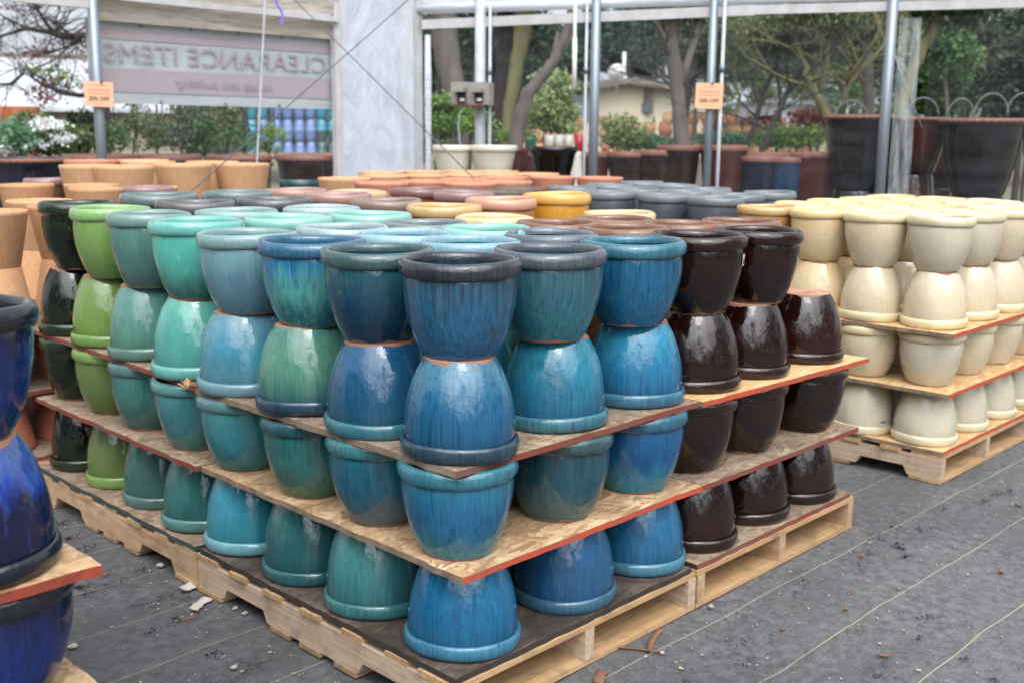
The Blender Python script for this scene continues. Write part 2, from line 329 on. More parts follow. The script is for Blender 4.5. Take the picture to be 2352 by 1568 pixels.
# colours read from the photograph: body top, middle, foot | rim
navy=(30,62,96); 
def desat(c, q=.16, g=1.0): m = sum(c)/3; return tuple(max(0, min(255, (v+(m-v)*q)*g)) for v in c)
K = {
 'c4': (G((54,72,92),(42,92,136),(32,88,138),.75,(24,34,52)), G((44,54,62),(56,72,82),streak=.7,dark=(18,22,26),raw=False,rough=.12)),
 'c3': (G((28,80,126),(28,92,142),(60,112,148),.65,(16,34,62)), G((42,66,92),(44,72,104),streak=.6,raw=False,rough=.12)),
 'c2': (G((38,110,150),(34,96,152),(52,124,144),.5), G((40,118,146),streak=.5,raw=False)),
 'c1': (G((24,92,138),(18,98,154),(34,118,174),.55,(12,44,84)), G((44,118,168),streak=.5,raw=False)),
 'l14': (G((46,88,108),(32,68,100),(26,56,88),.3), G((52,96,92),(48,92,94),streak=.25,dark=(20,44,54),raw=False,rough=.12)),
 'l13': (G((36,84,112),(28,78,124),(30,86,136),.45,(14,30,60)), G((50,116,140),streak=.3,raw=False)),
 'l12': (G((36,98,128),(34,92,124),(84,104,108),.45), G((52,122,140),streak=.45,raw=False)),
 'l11': (G((44,104,104),(50,132,132),(70,150,140),.3), G((48,116,128),streak=.5,raw=False)),
 'l24': (G((36,112,164),(84,178,166),(50,112,122),.5,(18,64,110),pmid=.42,ptop=.72,pbot=.18), G((40,98,148),streak=.5,raw=False)),
 'l23': (G((40,86,104),(84,144,116),(76,140,118),.45,(26,74,96),ptop=.95), G((32,66,100),streak=.55,raw=False)),
 'l22': (G((34,96,104),(48,122,112),(72,110,84),.5), G((34,84,98),streak=.5,raw=False)),
 'l21': (G((30,86,92),(38,104,104),(44,118,106),.35), G((36,96,110),streak=.4,raw=False)),
 'l34': (G((116,164,172),(90,140,162),(84,128,144),.25,(50,90,110)), G((112,160,160),(98,148,156),streak=.3,dark=(66,110,116),raw=False)),
 'l33': (G((78,132,148),(70,134,168),(98,150,170),.35,(40,84,120)), G((92,148,164),streak=.2,dark=(50,90,100),raw=False)),
 'l32': (G((70,132,144),(60,126,150),(62,112,124),.25), G((78,142,144),streak=.25,raw=False)),
 'l31': (G((56,132,156),(60,142,174),(60,140,176),.25,(34,84,120)), G((92,176,190),streak=.1,raw=False)),
 'l44': (G((78,190,170),(74,182,162),(52,112,100),.2,(34,110,108)), G((88,190,176),streak=.1,dark=(56,140,134),raw=False)),
 'l43': (G((64,156,140),(74,166,150),(92,182,166),.2,(44,120,112)), G((84,186,170),streak=.1,raw=False)),
 'l42': (G((54,136,134),(52,130,132),(58,118,110),.25), G((66,148,140),streak=.2,raw=False)),
 'l41': (G((40,104,96),(44,116,106),(60,130,120),.25), G((60,140,128),streak=.15,raw=False)),
 'l54': (G((84,142,134),(78,132,122),(66,104,92),.2,(50,92,88)), G((108,150,142),(84,124,118),streak=.1,raw=False)),
 'l53': (G((76,130,112),(84,142,128),(92,150,140),.2,(50,98,86)), G((84,134,118),streak=.1,raw=False)),
 'l52': (G((56,124,112),(54,124,112),(52,96,80),.3), G((64,124,114),streak=.2,raw=False)),
 'l51': (G((52,104,92),(56,108,94),(60,116,100),.2), G((70,120,104),streak=.1,raw=False)),
 'g4': (G((122,160,88),(120,156,86),(104,132,70),.1,(84,120,50)), G((130,172,108),streak=.05,raw=False)),
 'g3': (G((108,138,66),(112,142,70),(120,148,86),.1,(84,120,50),speck=.2), G((114,150,76),streak=.05,raw=False)),
 'g2': (G((96,116,66),(98,120,68),(84,100,54),.1,(84,110,50)), G((120,150,80),streak=.05,raw=False)),
 'k4': (G((12,28,12),(10,22,10),(18,28,14),.3,(3,6,3),.04,.1), G((30,48,26),streak=.3,dark=(8,16,8),raw=False,rough=.05)),
 'r24': (G((64,88,106),(56,102,128),(44,112,132),.65,(38,56,76)), G((74,86,98),(84,96,106),streak=.5,dark=(44,50,58),raw=False)),
 'r23': (G((32,92,136),(36,112,150),(48,130,166),.45), G((54,116,146),streak=.5,raw=False)),
 'r22': (G((36,72,88),(34,80,100),(64,104,100),.55,(22,34,44)), G((56,84,94),streak=.45,raw=False)),
 'r21': (G((38,82,130),(36,78,128),(46,100,160),.45,(24,44,84)), G((50,94,134),streak=.35,raw=False)),
 'r34': (G((26,88,130),(22,96,148),(24,92,142),.6,(14,40,66)), G((44,112,146),(36,92,126),streak=.55,raw=False)),
 'r33': (G((32,92,140),(34,112,166),(52,142,188),.45), G((48,110,152),streak=.5,raw=False)),
 'r32': (G((24,82,138),(20,86,150),(40,128,160),.45), G((36,100,140),streak=.55,raw=False)),
 'r31': (G((38,96,142),(36,100,156),(56,128,190),.4), G((64,124,164),streak=.35,raw=False)),
 'm': (G((36,13,9),(32,9,7),(28,7,7),.35,(16,4,4),.05,.1), G((40,16,12),(34,11,9),streak=.3,dark=(20,10,12),raw=False,rough=.07,speck=.15)),
 'mb': (G((42,15,8),(36,12,8),(28,8,8),.35,(16,4,4),.05,.1), G((38,15,10),streak=.3,dark=(20,10,12),raw=False,rough=.07,speck=.15)),
 'brown': (G((104,62,34),(96,56,30),streak=.3,dark=(50,26,14)), G((132,92,70),(112,70,42),streak=.25,dark=(70,38,20),raw=False,rough=.1)),
 'cream': (G((218,203,171),(214,199,169),(212,199,173),.08,(170,148,104),.2,.35), G((226,210,168),streak=.06,dark=(190,168,110),raw=False,rough=.2)),
 'creamy': (G((224,196,147),(218,199,162),(218,192,143),.1,(176,150,100),.2,.35), G((229,203,147),streak=.06,dark=(190,160,100),raw=False,rough=.2)),
 'creamg': (G((209,199,177),(203,194,171),(201,190,165),.1,(150,140,112),.25,.35), G((218,205,171),streak=.06,dark=(176,162,120),raw=False,rough=.22)),
 'tanw': (G((196,146,84),(188,138,78),streak=.3,dark=(140,96,50)), G((204,170,116),(176,134,84),streak=.2,dark=(150,110,60),raw=False)),
 'creamtan': (G((200,176,126),streak=.2,dark=(150,120,80)), G((214,196,150),streak=.3,dark=(170,140,90),raw=False)),
 'yellow': (G((214,154,58),(212,152,58),(206,146,60),.25,(180,118,40)), G((222,174,92),streak=.15,dark=(190,130,50),raw=False)),
 'pink': (G((150,92,74),streak=.2,dark=(100,60,50)), G((164,128,116),streak=.15,dark=(120,86,76),raw=False)),
 'tan': (G((190,140,100),streak=.2,dark=(140,100,70)), G((206,172,134),streak=.15,dark=(170,130,96),raw=False)),
 'purple': (G((110,80,66),streak=.3,dark=(70,50,44)), G((140,118,106),(118,92,82),streak=.2,dark=(80,60,54),raw=False)),
 'redbr': (G((146,78,62),streak=.2,dark=(90,50,44)), G((128,92,86),streak=.15,dark=(90,60,58),raw=False)),
 'mauve': (G((140,104,96),streak=.1), G((146,114,112),streak=.15,dark=(110,82,82),raw=False)),
 'orpink': (G((188,124,84),streak=.2,dark=(140,84,54)), G((206,156,130),streak=.15,dark=(170,110,80),raw=False)),
 'grey': (G((86,94,104),(74,82,92),streak=.15,dark=(50,56,64),rough=.35), G((112,122,132),(84,92,102),streak=.15,dark=(60,66,76),raw=False,rough=.35)),
 'mint': (G((96,190,170),(80,176,158),streak=.12,dark=(60,140,128)), G((124,204,186),(100,188,168),streak=.1,dark=(70,150,138),raw=False)),
 'teal': (G((92,150,146),streak=.2,dark=(60,100,104)), G((126,172,166),(98,144,142),streak=.3,dark=(74,110,112),raw=False)),
 'aqua': (G((84,156,178),streak=.3,dark=(40,90,120)), G((128,184,200),(92,152,172),streak=.3,dark=(60,110,130),raw=False)),
 'aqua2': (G((60,136,160),streak=.4,dark=(30,80,100)), G((112,170,190),(80,144,172),streak=.3,dark=(50,100,130),raw=False)),
 'dkblue': (G((40,60,80),streak=.3), G((92,112,128),(66,92,112),streak=.4,dark=(34,46,60),raw=False)),
 'steel': (G((110,150,160),streak=.3,dark=(70,100,110)), G((146,178,182),(112,150,158),streak=.35,dark=(78,108,116),raw=False)),
 'mixed': (G((90,120,130),streak=.3), G((112,132,136),(96,100,98),streak=.6,dark=(86,76,62),raw=False)),
 'black': (G((30,28,28),streak=.2,dark=(10,10,10),rough=.08), G((96,96,96),(46,42,42),streak=.3,dark=(26,24,24),raw=False,rough=.1)),
 'dkteal': (G((30,46,48),streak=.2,dark=(10,20,20),rough=.08), G((100,122,122),(66,88,90),streak=.3,dark=(34,50,52),raw=False,rough=.1)),
 'cobalt': (G((20,26,62),(24,44,128),(20,30,84),.6,(14,16,44),.06,.25,ptop=.8,pmid=.4,pbot=.05), G((34,36,52),(26,28,44),streak=.4,dark=(14,14,24),raw=False,rough=.06)),
 'cobalt3': (G((20,24,56),(34,60,170),(66,84,160),.6,(16,20,60),.06,.25,ptop=.42,pmid=.3,pbot=.1), G((28,30,44),streak=.4,dark=(14,14,24),raw=False,rough=.06)),
}
DS = {'c4':'slate blue dark rimmed','c3':'streaky royal blue','c2':'sea blue','c1':'vivid blue','l14':'navy blue green rimmed','l13':'deep blue','l12':'blue grey footed','l11':'sea green','l24':'blue over turquoise','l23':'pale green blue rimmed','l22':'dark green','l21':'bottle teal','l34':'grey blue','l33':'sky blue','l32':'muted blue green','l31':'light blue','l44':'bright turquoise','l43':'light turquoise','l42':'turquoise green','l41':'deep sea green','l54':'grey green','l53':'sage green','l52':'jade green','l51':'forest green','g4':'lime green','g3':'yellow green','g2':'olive green','k4':'black green','r24':'slate blue grey rimmed','r23':'teal blue','r22':'dark teal grey','r21':'denim blue','r34':'cobalt blue','r33':'azure blue','r32':'bright cobalt','r31':'medium blue','m':'maroon','mb':'dark brown','cream':'cream','creamy':'honey cream','creamg':'greyish cream'}
T = .017
def plane(z00, z10, z01, x0, y0, dx, dy): return lambda x, y: z00 + (z10-z00)*(x-x0)/dx + (z01-z00)*(y-y0)/dy
PX, PY = 1.016, 1.219
ZP = .125
class Pal: pass
def pallet(x0, y0, label, long='pal_y', cross='pal_x', group='timber pallets under the pots', w=PX, l=PY):
    o = empty('pallet', (x0, y0, 0), label, 'pallet', group)
    for i, sx in enumerate((0, w/2-.019, w-.038)):
        m = MB(); h0, h1 = .016, .016+.092; nd = .036
        ys = [(0, 0), (.15, 0), (.17, nd), (.37, nd), (.39, 0), (l-.39, 0), (l-.37, nd), (l-.17, nd), (l-.15, 0), (l, 0)]
        vs = []
        for px in (sx, sx+.038):
            for (yy, dz) in ys: vs.append((px, yy, h0+dz))
            for (yy, dz) in ys: vs.append((px, yy, h1))
        n = len(ys); fs = []
        for a in range(n-1):
            fs.append((a, a+1, n+a+1, n+a)); b = 2*n; fs.append((b+a+1, b+a, b+n+a, b+n+a+1))
            fs.append((a+1, a, b+a, b+a+1)); fs.append((n+a, n+a+1, b+n+a+1, b+n+a))
        fs += [(0, n, 3*n, 2*n), (n-1, 2*n+n-1, 3*n+n-1, 2*n-1)]
        m.add(vs, fs).build('stringer', M[long], o)
    for i in range(7):
        wd_ = .14 if i in (0, 6) else .09; yy = i*(l-.1)/6 - (.0 if i == 0 else .02 if i == 6 else 0)
        a, b = R.uniform(-.006, .008), R.uniform(-.006, .008)
        MB().box((a-.002, yy+.001, .1085), (w+b, yy+wd_, .1245)).build('deck_board', M[cross], o)
    for i, yy in enumerate((0, .27+R.uniform(-.02,.02), l/2-.05, l-.39, l-.14)):
        if i in (1, 3): yy = yy + .14 if i == 1 else yy - .12
        MB().box((-.004, yy+.002, .001), (w+.004, yy+.10+(.04 if i in (0,4) else 0), .0155)).build('bottom_board', M[cross if i in (0,4) else 'pal_x2'], o)
    return o
def board(x0, y0, dx, dy, zf, top, front, side, label, t=T, ragged=.009):
    """sheet of strand board; zf(x,y) gives its upper face"""
    o = empty('strand_board', (x0, y0, zf(x0, y0)-t), label, 'board', 'strand boards between the tiers')
    m = MB(); rr = random.Random(int(x0*100+y0*10)+5); oz = zf(x0, y0)-t
    nseg = 24
    def P(x, y, dz): return (x-x0, y-y0, zf(x, y)-dz-oz)
    ring = [(x0+dx*i/nseg, y0) for i in range(nseg)] + [(x0+dx, y0+dy*i/nseg) for i in range(nseg)] + [(x0+dx-dx*i/nseg, y0+dy) for i in range(nseg)] + [(x0, y0+dy-dy*i/nseg) for i in range(nseg)]
    ring = [(x+rr.uniform(-1,1)*ragged*.4, y+rr.uniform(-1,1)*ragged*.3) for x, y in ring]
    n = len(ring); top_v = [P(x, y, 0) for x, y in ring]; bot_v = [P(x, y, t) for x, y in ring]
    MB().add(top_v + bot_v, [tuple(range(n)), tuple(range(2*n-1, n-1, -1))]).build('panel', top, o)
    for (nm, rg, mt) in (('front_edge', range(0, nseg), front), ('right_edge', range(nseg, 2*nseg), side), ('back_edge', range(2*nseg, 3*nseg), side), ('left_edge', range(3*nseg, 4*nseg), side)):
        mm = MB()
        for i in rg:
            j = (i+1) % n; mm.add([bot_v[i], bot_v[j], top_v[j], top_v[i]], [(0,1,2,3)])
        mm.build('painted_edge' if nm == 'front_edge' else 'edge', mt, o)
    return o

# pallets of the near block: corner, right, back left, back right
for x0, y0, lb, lo, cr in ((0, 0, 'pallet under the blue pots at the near corner', 'pal_p', 'pal_x'), (1.03, 0, 'pallet under the maroon pots, right of the corner pallet', 'pal_y', 'pal_x'),
        (0, 1.225, 'pallet under the green and turquoise pots, behind the corner pallet', 'pal_y', 'pal_x'), (1.03, 1.23, 'hidden inner pallet under the tan and pink pots', 'pal_y', 'pal_x')):
    pallet(x0, y0, lb, lo, cr)
Z2 = lambda x, y: .403 + .008*y - .0075*max(0, x-1.0) + .001
Z3 = lambda x, y: .668 + .010*max(0, y-1.2)*1.6 - .016*max(0, x-1.0)
Z1 = lambda x, y: .125 + T
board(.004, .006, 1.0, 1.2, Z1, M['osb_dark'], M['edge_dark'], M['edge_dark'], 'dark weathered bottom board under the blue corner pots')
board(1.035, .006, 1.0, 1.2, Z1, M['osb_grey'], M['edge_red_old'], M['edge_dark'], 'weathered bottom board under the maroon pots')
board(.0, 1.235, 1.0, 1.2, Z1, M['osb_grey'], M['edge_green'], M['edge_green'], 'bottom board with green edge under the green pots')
board(.02, -.002, 1.005, 1.205, Z2, M['osb'], M['edge_orange'], M['edge_grey'], 'lower middle board with orange edge at near corner')
board(1.03, -.004, 1.01, 1.21, Z2, M['osb_grey'], M['edge_red_old'], M['edge_dark'], 'grey board with old red edge between lower maroon pots')
board(.006, 1.212, 1.01, 1.22, Z2, M['osb_grey'], M['edge_red_old'], M['edge_red_old'], 'board with chipped red edge above the lowest green pots')
board(.014, .016, 1.0, 1.188, Z3, M['osb_grey'], M['edge_red_old'], M['edge_grey'], 'upper board with grey splintered edge at near corner')
board(1.018, .0, 1.07, 1.21, Z3, M['osb_bright'], M['edge_orange'], M['edge_grey'], 'fresh yellow upper board with bright orange edge, maroon stack')
board(.028, 1.212, .985, 1.22, Z3, M['osb_grey'], M['edge_red_old'], M['edge_red_old'], 'upper board with dark red edge under green pots')
board(1.03, 1.215, 1.01, 1.22, Z3, M['osb_grey'], M['edge_red_old'], M['edge_grey'], 'inner board under the tan and pink pots')

ORD = ['near corner', 'second', 'third', 'fourth', 'fifth', 'sixth', 'seventh', 'eighth']
LY = {1: [.155,.505,.82,1.15,1.43,1.745,2.045,2.345], 2: [.146,.464,.778,1.13,1.43,1.755,2.045,2.33], 3: [.144,.456,.785,1.11,1.40,1.75,2.04,2.32], 4: [.152,.461,.772,1.09,1.39,1.705,1.99,2.28]}
LK = {1: ['c1','l11','l21','l31','l41','l51','g2','k4'], 2: ['c2','l12','l22','l32','l42','l52','g2','k4'], 3: ['c3','l13','l23','l33','l43','l53','g3','k4'], 4: ['c4','l14','l24','l34','l44','l54','g4','k4']}
RX = {1: [.57,.93,1.215,1.56,1.88], 2: [.53,.875,1.16,1.48,1.885], 3: [.53,.90,1.20,1.52,1.90], 4: [.495,.85,1.195,1.54]}
RK = {1: ['r21','r31','mb','m','mb'], 2: ['r22','r32','m','m','m'], 3: ['r23','r33','m','m','mb'], 4: ['r24','r34','m','m']}
TIER = {1: 'bottom tier', 2: 'second tier', 3: 'third tier', 4: 'top tier'}
def zlev(l, x, y, s34=1.0):
    return {1: Z1(x, y), 2: Z2(x, y), 3: Z3(x, y), 4: Z3(x, y) + H*s34}[l]
NEAR = {}
for l in (1, 2, 3, 4):
    for j, y in enumerate(LY[l]):
        x = (.166, .146, .144, .152)[l-1] + R.uniform(-.006, .006); k = LK[l][j]; up = l in (2, 4)
        gap = (Z2(x,y)-T-Z1(x,y), Z3(x,y)-T-Z2(x,y), H, H)[l-1]
        sz = (gap/H if l < 3 else 1.0 + (.03 if j > 3 else 0))
        z = zlev(l, x, y, 1.0 + (.03 if j > 3 else 0))
        where = 'near corner stack' if j == 0 else ORD[j] + ' stack, left face'
        NEAR[('L', j, l)] = pot(x, y, z + .0005, up, K[k][0], K[k][1], '%s pot %s, %s, %s' % (DS[k], 'upright' if up else 'upside down', TIER[l], where), 'glazed pots stacked along the near left face', sz=sz, sr=.93 if j > 4 else 1.0)
    for i, x in enumerate(RX[l]):
        y = (.16, .150, .170, .158)[l-1] + R.uniform(-.006, .006); k = RK[l][i]; up = l in (2, 4)
        gap = (Z2(x,y)-T-Z1(x,y), Z3(x,y)-T-Z2(x,y), H, H)[l-1]
        sz = gap/H if l < 3 else 1.0
        NEAR[('R', i, l)] = pot(x, y, zlev(l, x, y) + .0005, up, K[k][0], K[k][1], '%s pot %s, %s, %s stack right of corner' % (DS[k], 'upright' if up else 'upside down', TIER[l], ['first','second','third','fourth','fifth'][i]), 'glazed pots stacked along the near right face', sz=sz)

# the pots whose rims show behind the two faces
BACK = [('aqua2',.485,.46,'light blue rim just behind the near corner pot'),('dkblue',.845,.47,'dark blue rim behind the grey rimmed slate blue pot'),('aqua',.49,.76,'pale aqua rim behind the navy blue corner neighbour'),
 ('mint',.82,.74,'mint rim between the light blue and dark blue rims'),('steel',.49,1.07,'steel blue rim with a chipped spot behind the blue pot'),('mixed',.81,1.03,'blue and brown streaked rim in front of the cream yellow rim'),
 ('mint',.50,1.385,'broad mint rim behind the grey blue pot'),('teal',.49,1.70,'grey teal rim behind the bright turquoise pot'),('mint',.82,1.34,'mint rim just right of the broad mint rim'),('steel',.84,1.66,'mottled light teal rim in front of the black rims'),
 ('black',.50,2.01,'black rim behind the lime green pot'),('black',.85,2.0,'grey topped black rim right of the other black rim'),('dkteal',.52,2.33,'dark teal rim behind the lime green rim'),('dkteal',.87,2.30,'dark teal rim below the tall tan pots'),
 ('brown',1.205,.77,'leftmost shiny brown rim behind the blue pots'),('brown',1.235,.48,'nearest shiny brown rim behind the cobalt blue pot'),('brown',1.55,.80,'farthest middle brown rim beneath the cream rim'),('brown',1.575,.485,'light brown rim behind the first maroon pot'),('brown',1.91,.465,'rightmost brown rim behind the maroon pots'),
 ('creamtan',1.88,1.03,'cream rim with brown inside, beside the dark grey pots'),('creamtan',1.20,1.08,'cream yellow rim left of the brown rims'),('tanw',1.24,1.40,'tan pot with thick cream rim left of the orange pink one'),
 ('orpink',1.60,1.44,'orange pink pot left of the bright yellow pot'),('yellow',1.93,1.42,'bright yellow pot standing above its neighbours'),('purple',1.24,1.76,'purple brown rim behind the mint rims'),('mauve',1.98,2.07,'mauve rim in front of the orange terracotta pots'),
 ('redbr',1.98,2.40,'red brown rim left of the mauve rim'),('pink',1.24,2.10,'dusty pink rim right of the black rims'),('pink',1.24,2.42,'pinkish tan rim farthest left of the pale rims'),('tan',1.60,2.42,'sandy tan rim beside the pinkish tan rim')]
ups = {'black': .012, 'dkteal': .02, 'yellow': .045, 'orpink': .03, 'pink': .015, 'mauve': .012, 'redbr': .01, 'purple': .01, 'tanw': .012}
for n, (k, x, y, lb) in enumerate(BACK):
    u = ups.get(k, 0) ; s = 1 + u/2/H + (.02 if y > 1.3 else 0)
    z3 = Z3(x, y)
    pot(x, y, z3 + .0005, False, K[k][0], K[k][1], 'upside down pot supporting the ' + ' '.join(lb.split(' rim')[0].split()[:6]) + ' one', 'inner pots of the near block', sz=s, sr=.985)
    pot(x, y, z3 + H*s + .001, True, K[k][0], K[k][1], lb, 'inner pots of the near block', sz=s, sr=.985)
# glimpsed through the gaps between the front stacks
for l in (1, 2):
    for x, y, k in ((.49,.47,'l32'),(.84,.47,'l11'),(.49,.80,'l52'),(.49,1.12,'l43'),(.49,1.42,'l41'),(.49,1.73,'l52'),(.49,2.03,'k4'),(1.2,.48,'m'),(1.54,.48,'m'),(1.87,.48,'mb')):
        gap = (Z2(x,y)-T-Z1(x,y)) if l == 1 else (Z3(x,y)-T-Z2(x,y))
        pot(x, y, zlev(l, x, y) + .0005, l == 2, K[k][0], K[k][1], 'shadowed %s pot, inner row, %s' % (DS[k], TIER[l]), 'shadowed pots in the second row', sz=gap/H, sr=.97)

# ------------------------------------------------------------------ cream pots on their own pallets
EX, EY = 2.80, -.02
pallet(EX, EY, 'pale pallet under the cream pots, nearest corner on the right', 'pal_p', 'pal_x')
pallet(EX+1.03, EY, 'pallet under the cream pots at right edge of view', 'pal_p', 'pal_x')
pallet(EX, EY+1.24, 'pallet under the dark grey pots, nearer one', 'pal_p', 'pal_x')
pallet(EX+1.03, EY+1.24, 'pallet under the dark grey pots, farther one', 'pal_p', 'pal_x')
HE = .238; SE = HE/H
E1 = lambda x, y: .143
E2 = lambda x, y: .143+HE+T
E3 = lambda x, y: .143+2*(HE+T)
for a in (0, 1):
    X = EX+1.03*a; w_ = ('nearest cream stack corner', 'cream stacks at right edge')[a]
    board(X+.003, EY+.004, 1.01, 1.21, E1, M['osb_bright'], M['edge_orange'], M['edge_grey'], 'lowest orange edged board, ' + w_)
    board(X-.01, EY-.005, 1.028, 1.21, E2, M['osb_bright'], M['edge_orange'], M['edge_grey'], 'middle orange edged board, ' + w_)
    board(X-.012, EY-.004, 1.028, 1.21, E3, M['osb_bright'], M['edge_orange'], M['edge_grey'], 'upper orange edged board, ' + w_)
    board(X, EY+1.245, 1.01, 1.2, E3, M['osb_grey'], M['edge_red_old'], M['edge_grey'], ('near', 'far')[a] + ' hidden board under the dark grey pots')
CP = []
for j, y in enumerate((.125,.41,.69,.97)):
    for i, x in enumerate((2.955,3.29,3.62,3.97,4.3)):
        CP.append((i, j, x + R.uniform(-.01,.01) + (.0 if j == 0 else -.03), y + R.uniform(-.008,.008)))
for i, j, x, y in CP:
    for l in (1, 2, 3, 4):
        if l < 3 and j > 1 and i > 0: continue
        k = 'creamg' if (i, j, l) in ((0,0,4),(1,0,4),(0,0,2)) or l == 1 else ('creamy' if (j >= 2 and l > 2) or (i == 2 and j > 0) else 'cream')
        if l == 4 and (i, j) == (0, 3): k = 'tanw'
        z = (E1(x,y), E2(x,y), E3(x,y), E3(x,y)+HE)[l-1]
        col_ = ('first','second','third','fourth','fifth')[i]
        lb = '%s pot %s, %s, %s cream column, %s row' % ({'creamg':'greyish cream','creamy':'honey cream','cream':'cream','tanw':'tan'}[k], 'upright' if l in (2,4) else 'upside down', TIER[l], col_, ('nearest','second','third','farthest')[j])
        NEAR[('E', i, j, l)] = pot(x, y, z + .0005, l in (2, 4), K[k][0], K[k][1], lb, 'cream glazed pots', sz=SE, sr=.925)
GREY = [(3.21,2.45),(3.62,2.50),(2.99,1.98),(4.10,2.62),(3.02,1.64),(3.36,2.10),(3.95,2.25),(3.0,1.31),(3.36,1.75),(3.72,1.85),(3.34,1.40),(3.70,1.42)]
GL = ['far left end','behind the leftmost','left of the front ones','farthest back','front, beside the yellow pot','middle of the group','back right','front, beside the tan pot','in the middle, second row','right of middle','front right','rightmost, beside the cream rims']
for (x, y), g in zip(GREY, GL):
    pot(x, y, E3(x,y) + .0005, False, K['grey'][0], K['grey'][1], 'upside down dark grey pot under the one %s' % g, 'dark grey pots', sz=1.02, sr=.95)
    pot(x, y, E3(x,y) + H*1.02+.001, True, K['grey'][0], K['grey'][1], 'dark grey matt pot with thick rim, %s' % g, 'dark grey pots', sz=1.02, sr=.95)
# ------------------------------------------------------------------ cobalt stack close on the left
FX, FY = -1.838, .062
pallet(FX, FY, 'pallet under the cobalt pots at left edge', 'pal_y', 'pal_x')
F3 = lambda x, y: .668; F2 = lambda x, y: .405
board(FX, FY+.0, 1.0, 1.2, F3, M['osb'], M['edge_red'], M['edge_red'], 'red edged board corner carrying the cobalt pots', t=.02)
board(FX-.01, FY+.06, 1.016, 1.2, F2, M['osb'], M['edge_red'], M['edge_red'], 'lower red edged board at bottom left corner')
board(FX-.0, FY+.0, 1.0, 1.2, Z1, M['osb_grey'], M['edge_red'], M['edge_red'], 'lowest board under the cobalt pots')
for a, (x, y) in enumerate(((-1.03,.22),(-1.37,.24),(-1.03,.56),(-1.04,.90))):
    nm = ('nearest stack','stack beyond left edge','second stack back','third stack back')[a]
    for l in (1, 2, 3, 4):
        x_ = x + (.045, .045, .022, .010)[l-1]; z = (.143, .405, .668, .668+H)[l-1]; k = 'cobalt3' if l in (1,3) else 'cobalt'
        NEAR[('F', a, l)] = pot(x_, y, z + .0005, l in (2, 4), K[k][0], K[k][1], 'cobalt blue pot %s, %s, %s at left edge' % ('upright' if l in (2,4) else 'upside down', TIER[l], nm), 'cobalt blue pots at left edge', sr=1.0)

# ------------------------------------------------------------------ terracotta
def terr(name, c, c2, k=1.0):
    k *= .78; n = NT(name); v = n.mapped(); L = lambda c: tuple(q*k for q in lin(c))
    a = n.noise(v, 7, 5, .6); rg = n.noise(n.mapped((.3,.3,6)), 18, 3)
    col = n.mix(n.rng(a, .38, .66), L(c), L(c2)); col = n.mix(n.math('MULTIPLY', n.rng(rg, .45, .7), .3), col, tuple(q*.75 for q in L(c2)))
    col = n.mix(n.math('MULTIPLY', n.rng(n.noise(v, 22, 4), .62, .74), .4), col, L((226,200,172)))
    return n.out(col, .88, n.bump(rg, .3, .002))
M['tan'] = terr('buff_clay', (220,178,136), (210,164,122)); M['tan2'] = terr('ochre_clay', (214,166,124), (202,150,108)); M['orange'] = terr('orange_clay', (216,154,126), (204,138,110)); M['rust'] = terr('rust_clay', (186,108,82), (164,92,70))
TAP = [(.695,0),(.71,.015),(.985,.93),(1.0,.945),(1.0,.985),(.985,1.0),(.925,1.0),(.905,.98),(.66,.08),(.05,.07)]
TM = {}
def tapered(x, y, z, r, h, mt, label, group, up=True, prof=TAP, name='terracotta_pot'):
    key = (mt, id(prof))
    if key not in TM: TM[key] = MB().lathe([(.02, 0)] + prof, 48).mesh('terracotta_pot', M[mt] if isinstance(mt, str) else mt, True)
    o = link(bpy.data.objects.new(name, TM[key])); o.scale = (r, r, h); o.rotation_euler = (0 if up else math.pi, 0, R.uniform(0, 6))
    o.location = (x, y, z if up else z+h); smooth_angle(o, 40)
    return tag(o, label, 'pot', group)
# tall tan group on the left
TALL = [(1.49,5.02,'leftmost'),(1.60,4.80,'with two white stickers, second from left'),(2.10,4.95,'scuffed, in the middle of the front row'),(2.52,4.90,'rightmost, clear of its neighbours'),(2.38,6.05,'behind the leftmost two'),(2.20,5.62,'half hidden behind the middle'),(2.60,5.42,'behind the right pair'),(2.02,6.15,'orange tinted, at the back')]
for n, (x, y, g) in enumerate(TALL):
    tapered(x, y, 1.233-.36, .19, .36, 'tan' if n < 7 else 'orange', 'large buff tapered pot, ' + g, 'large buff pots on the left')
    tapered(x, y, 1.233-.72, .19, .36, 'tan', 'upside down buff pot under the one ' + g, 'large buff pots on the left', False)
# left middle group
MID = [(.98,4.78,'tan2','behind the leftmost tall stack'),(1.27,4.55,'tan2','darker, left of the large buff pots'),(.05,3.5,'tan','far left edge'),(1.12,4.15,'tan2','rim only, right of the tall stack'),(1.42,4.12,'tan','rim only, next to dark teal rims'),(.0,2.73,'tan2','at left edge, tallest stack'),(.36,2.87,'tan2','squeezed behind the black green pot'),(.43,3.28,'tan','rising behind the black green pot, left')]
for n, (x, y, mt, g) in enumerate(MID):
    zt = 1.135; hh = .225 if y < 3.6 else .27
    tapered(x, y, zt-hh, .144 if y < 3.6 else .155, hh, mt, 'buff clay pot ' + g, 'buff clay pots stacked on the left')
    tapered(x, y, zt-2*hh, .144 if y < 3.6 else .155, hh, 'tan2', 'upside down buff pot beneath the one ' + g, 'buff clay pots stacked on the left', False)
for n, (x, y) in enumerate(((-.03,2.80),(.33,2.84),(.05,3.2),(.50,3.3))):
    g = ('at left edge','behind the black green pot','farther back','deepest in the stack')[n]
    tapered(x, y, .405, .165, .240, 'rust', 'rust orange pot on the middle board ' + g, 'rust orange pots low on the left')
    tapered(x, y, .143, .165, .240, 'rust', 'rust orange pot in the lowest tier ' + g, 'rust orange pots low on the left', False)
pallet(-.42, 2.50, 'pallet under the clay pots, behind the green pots'); 
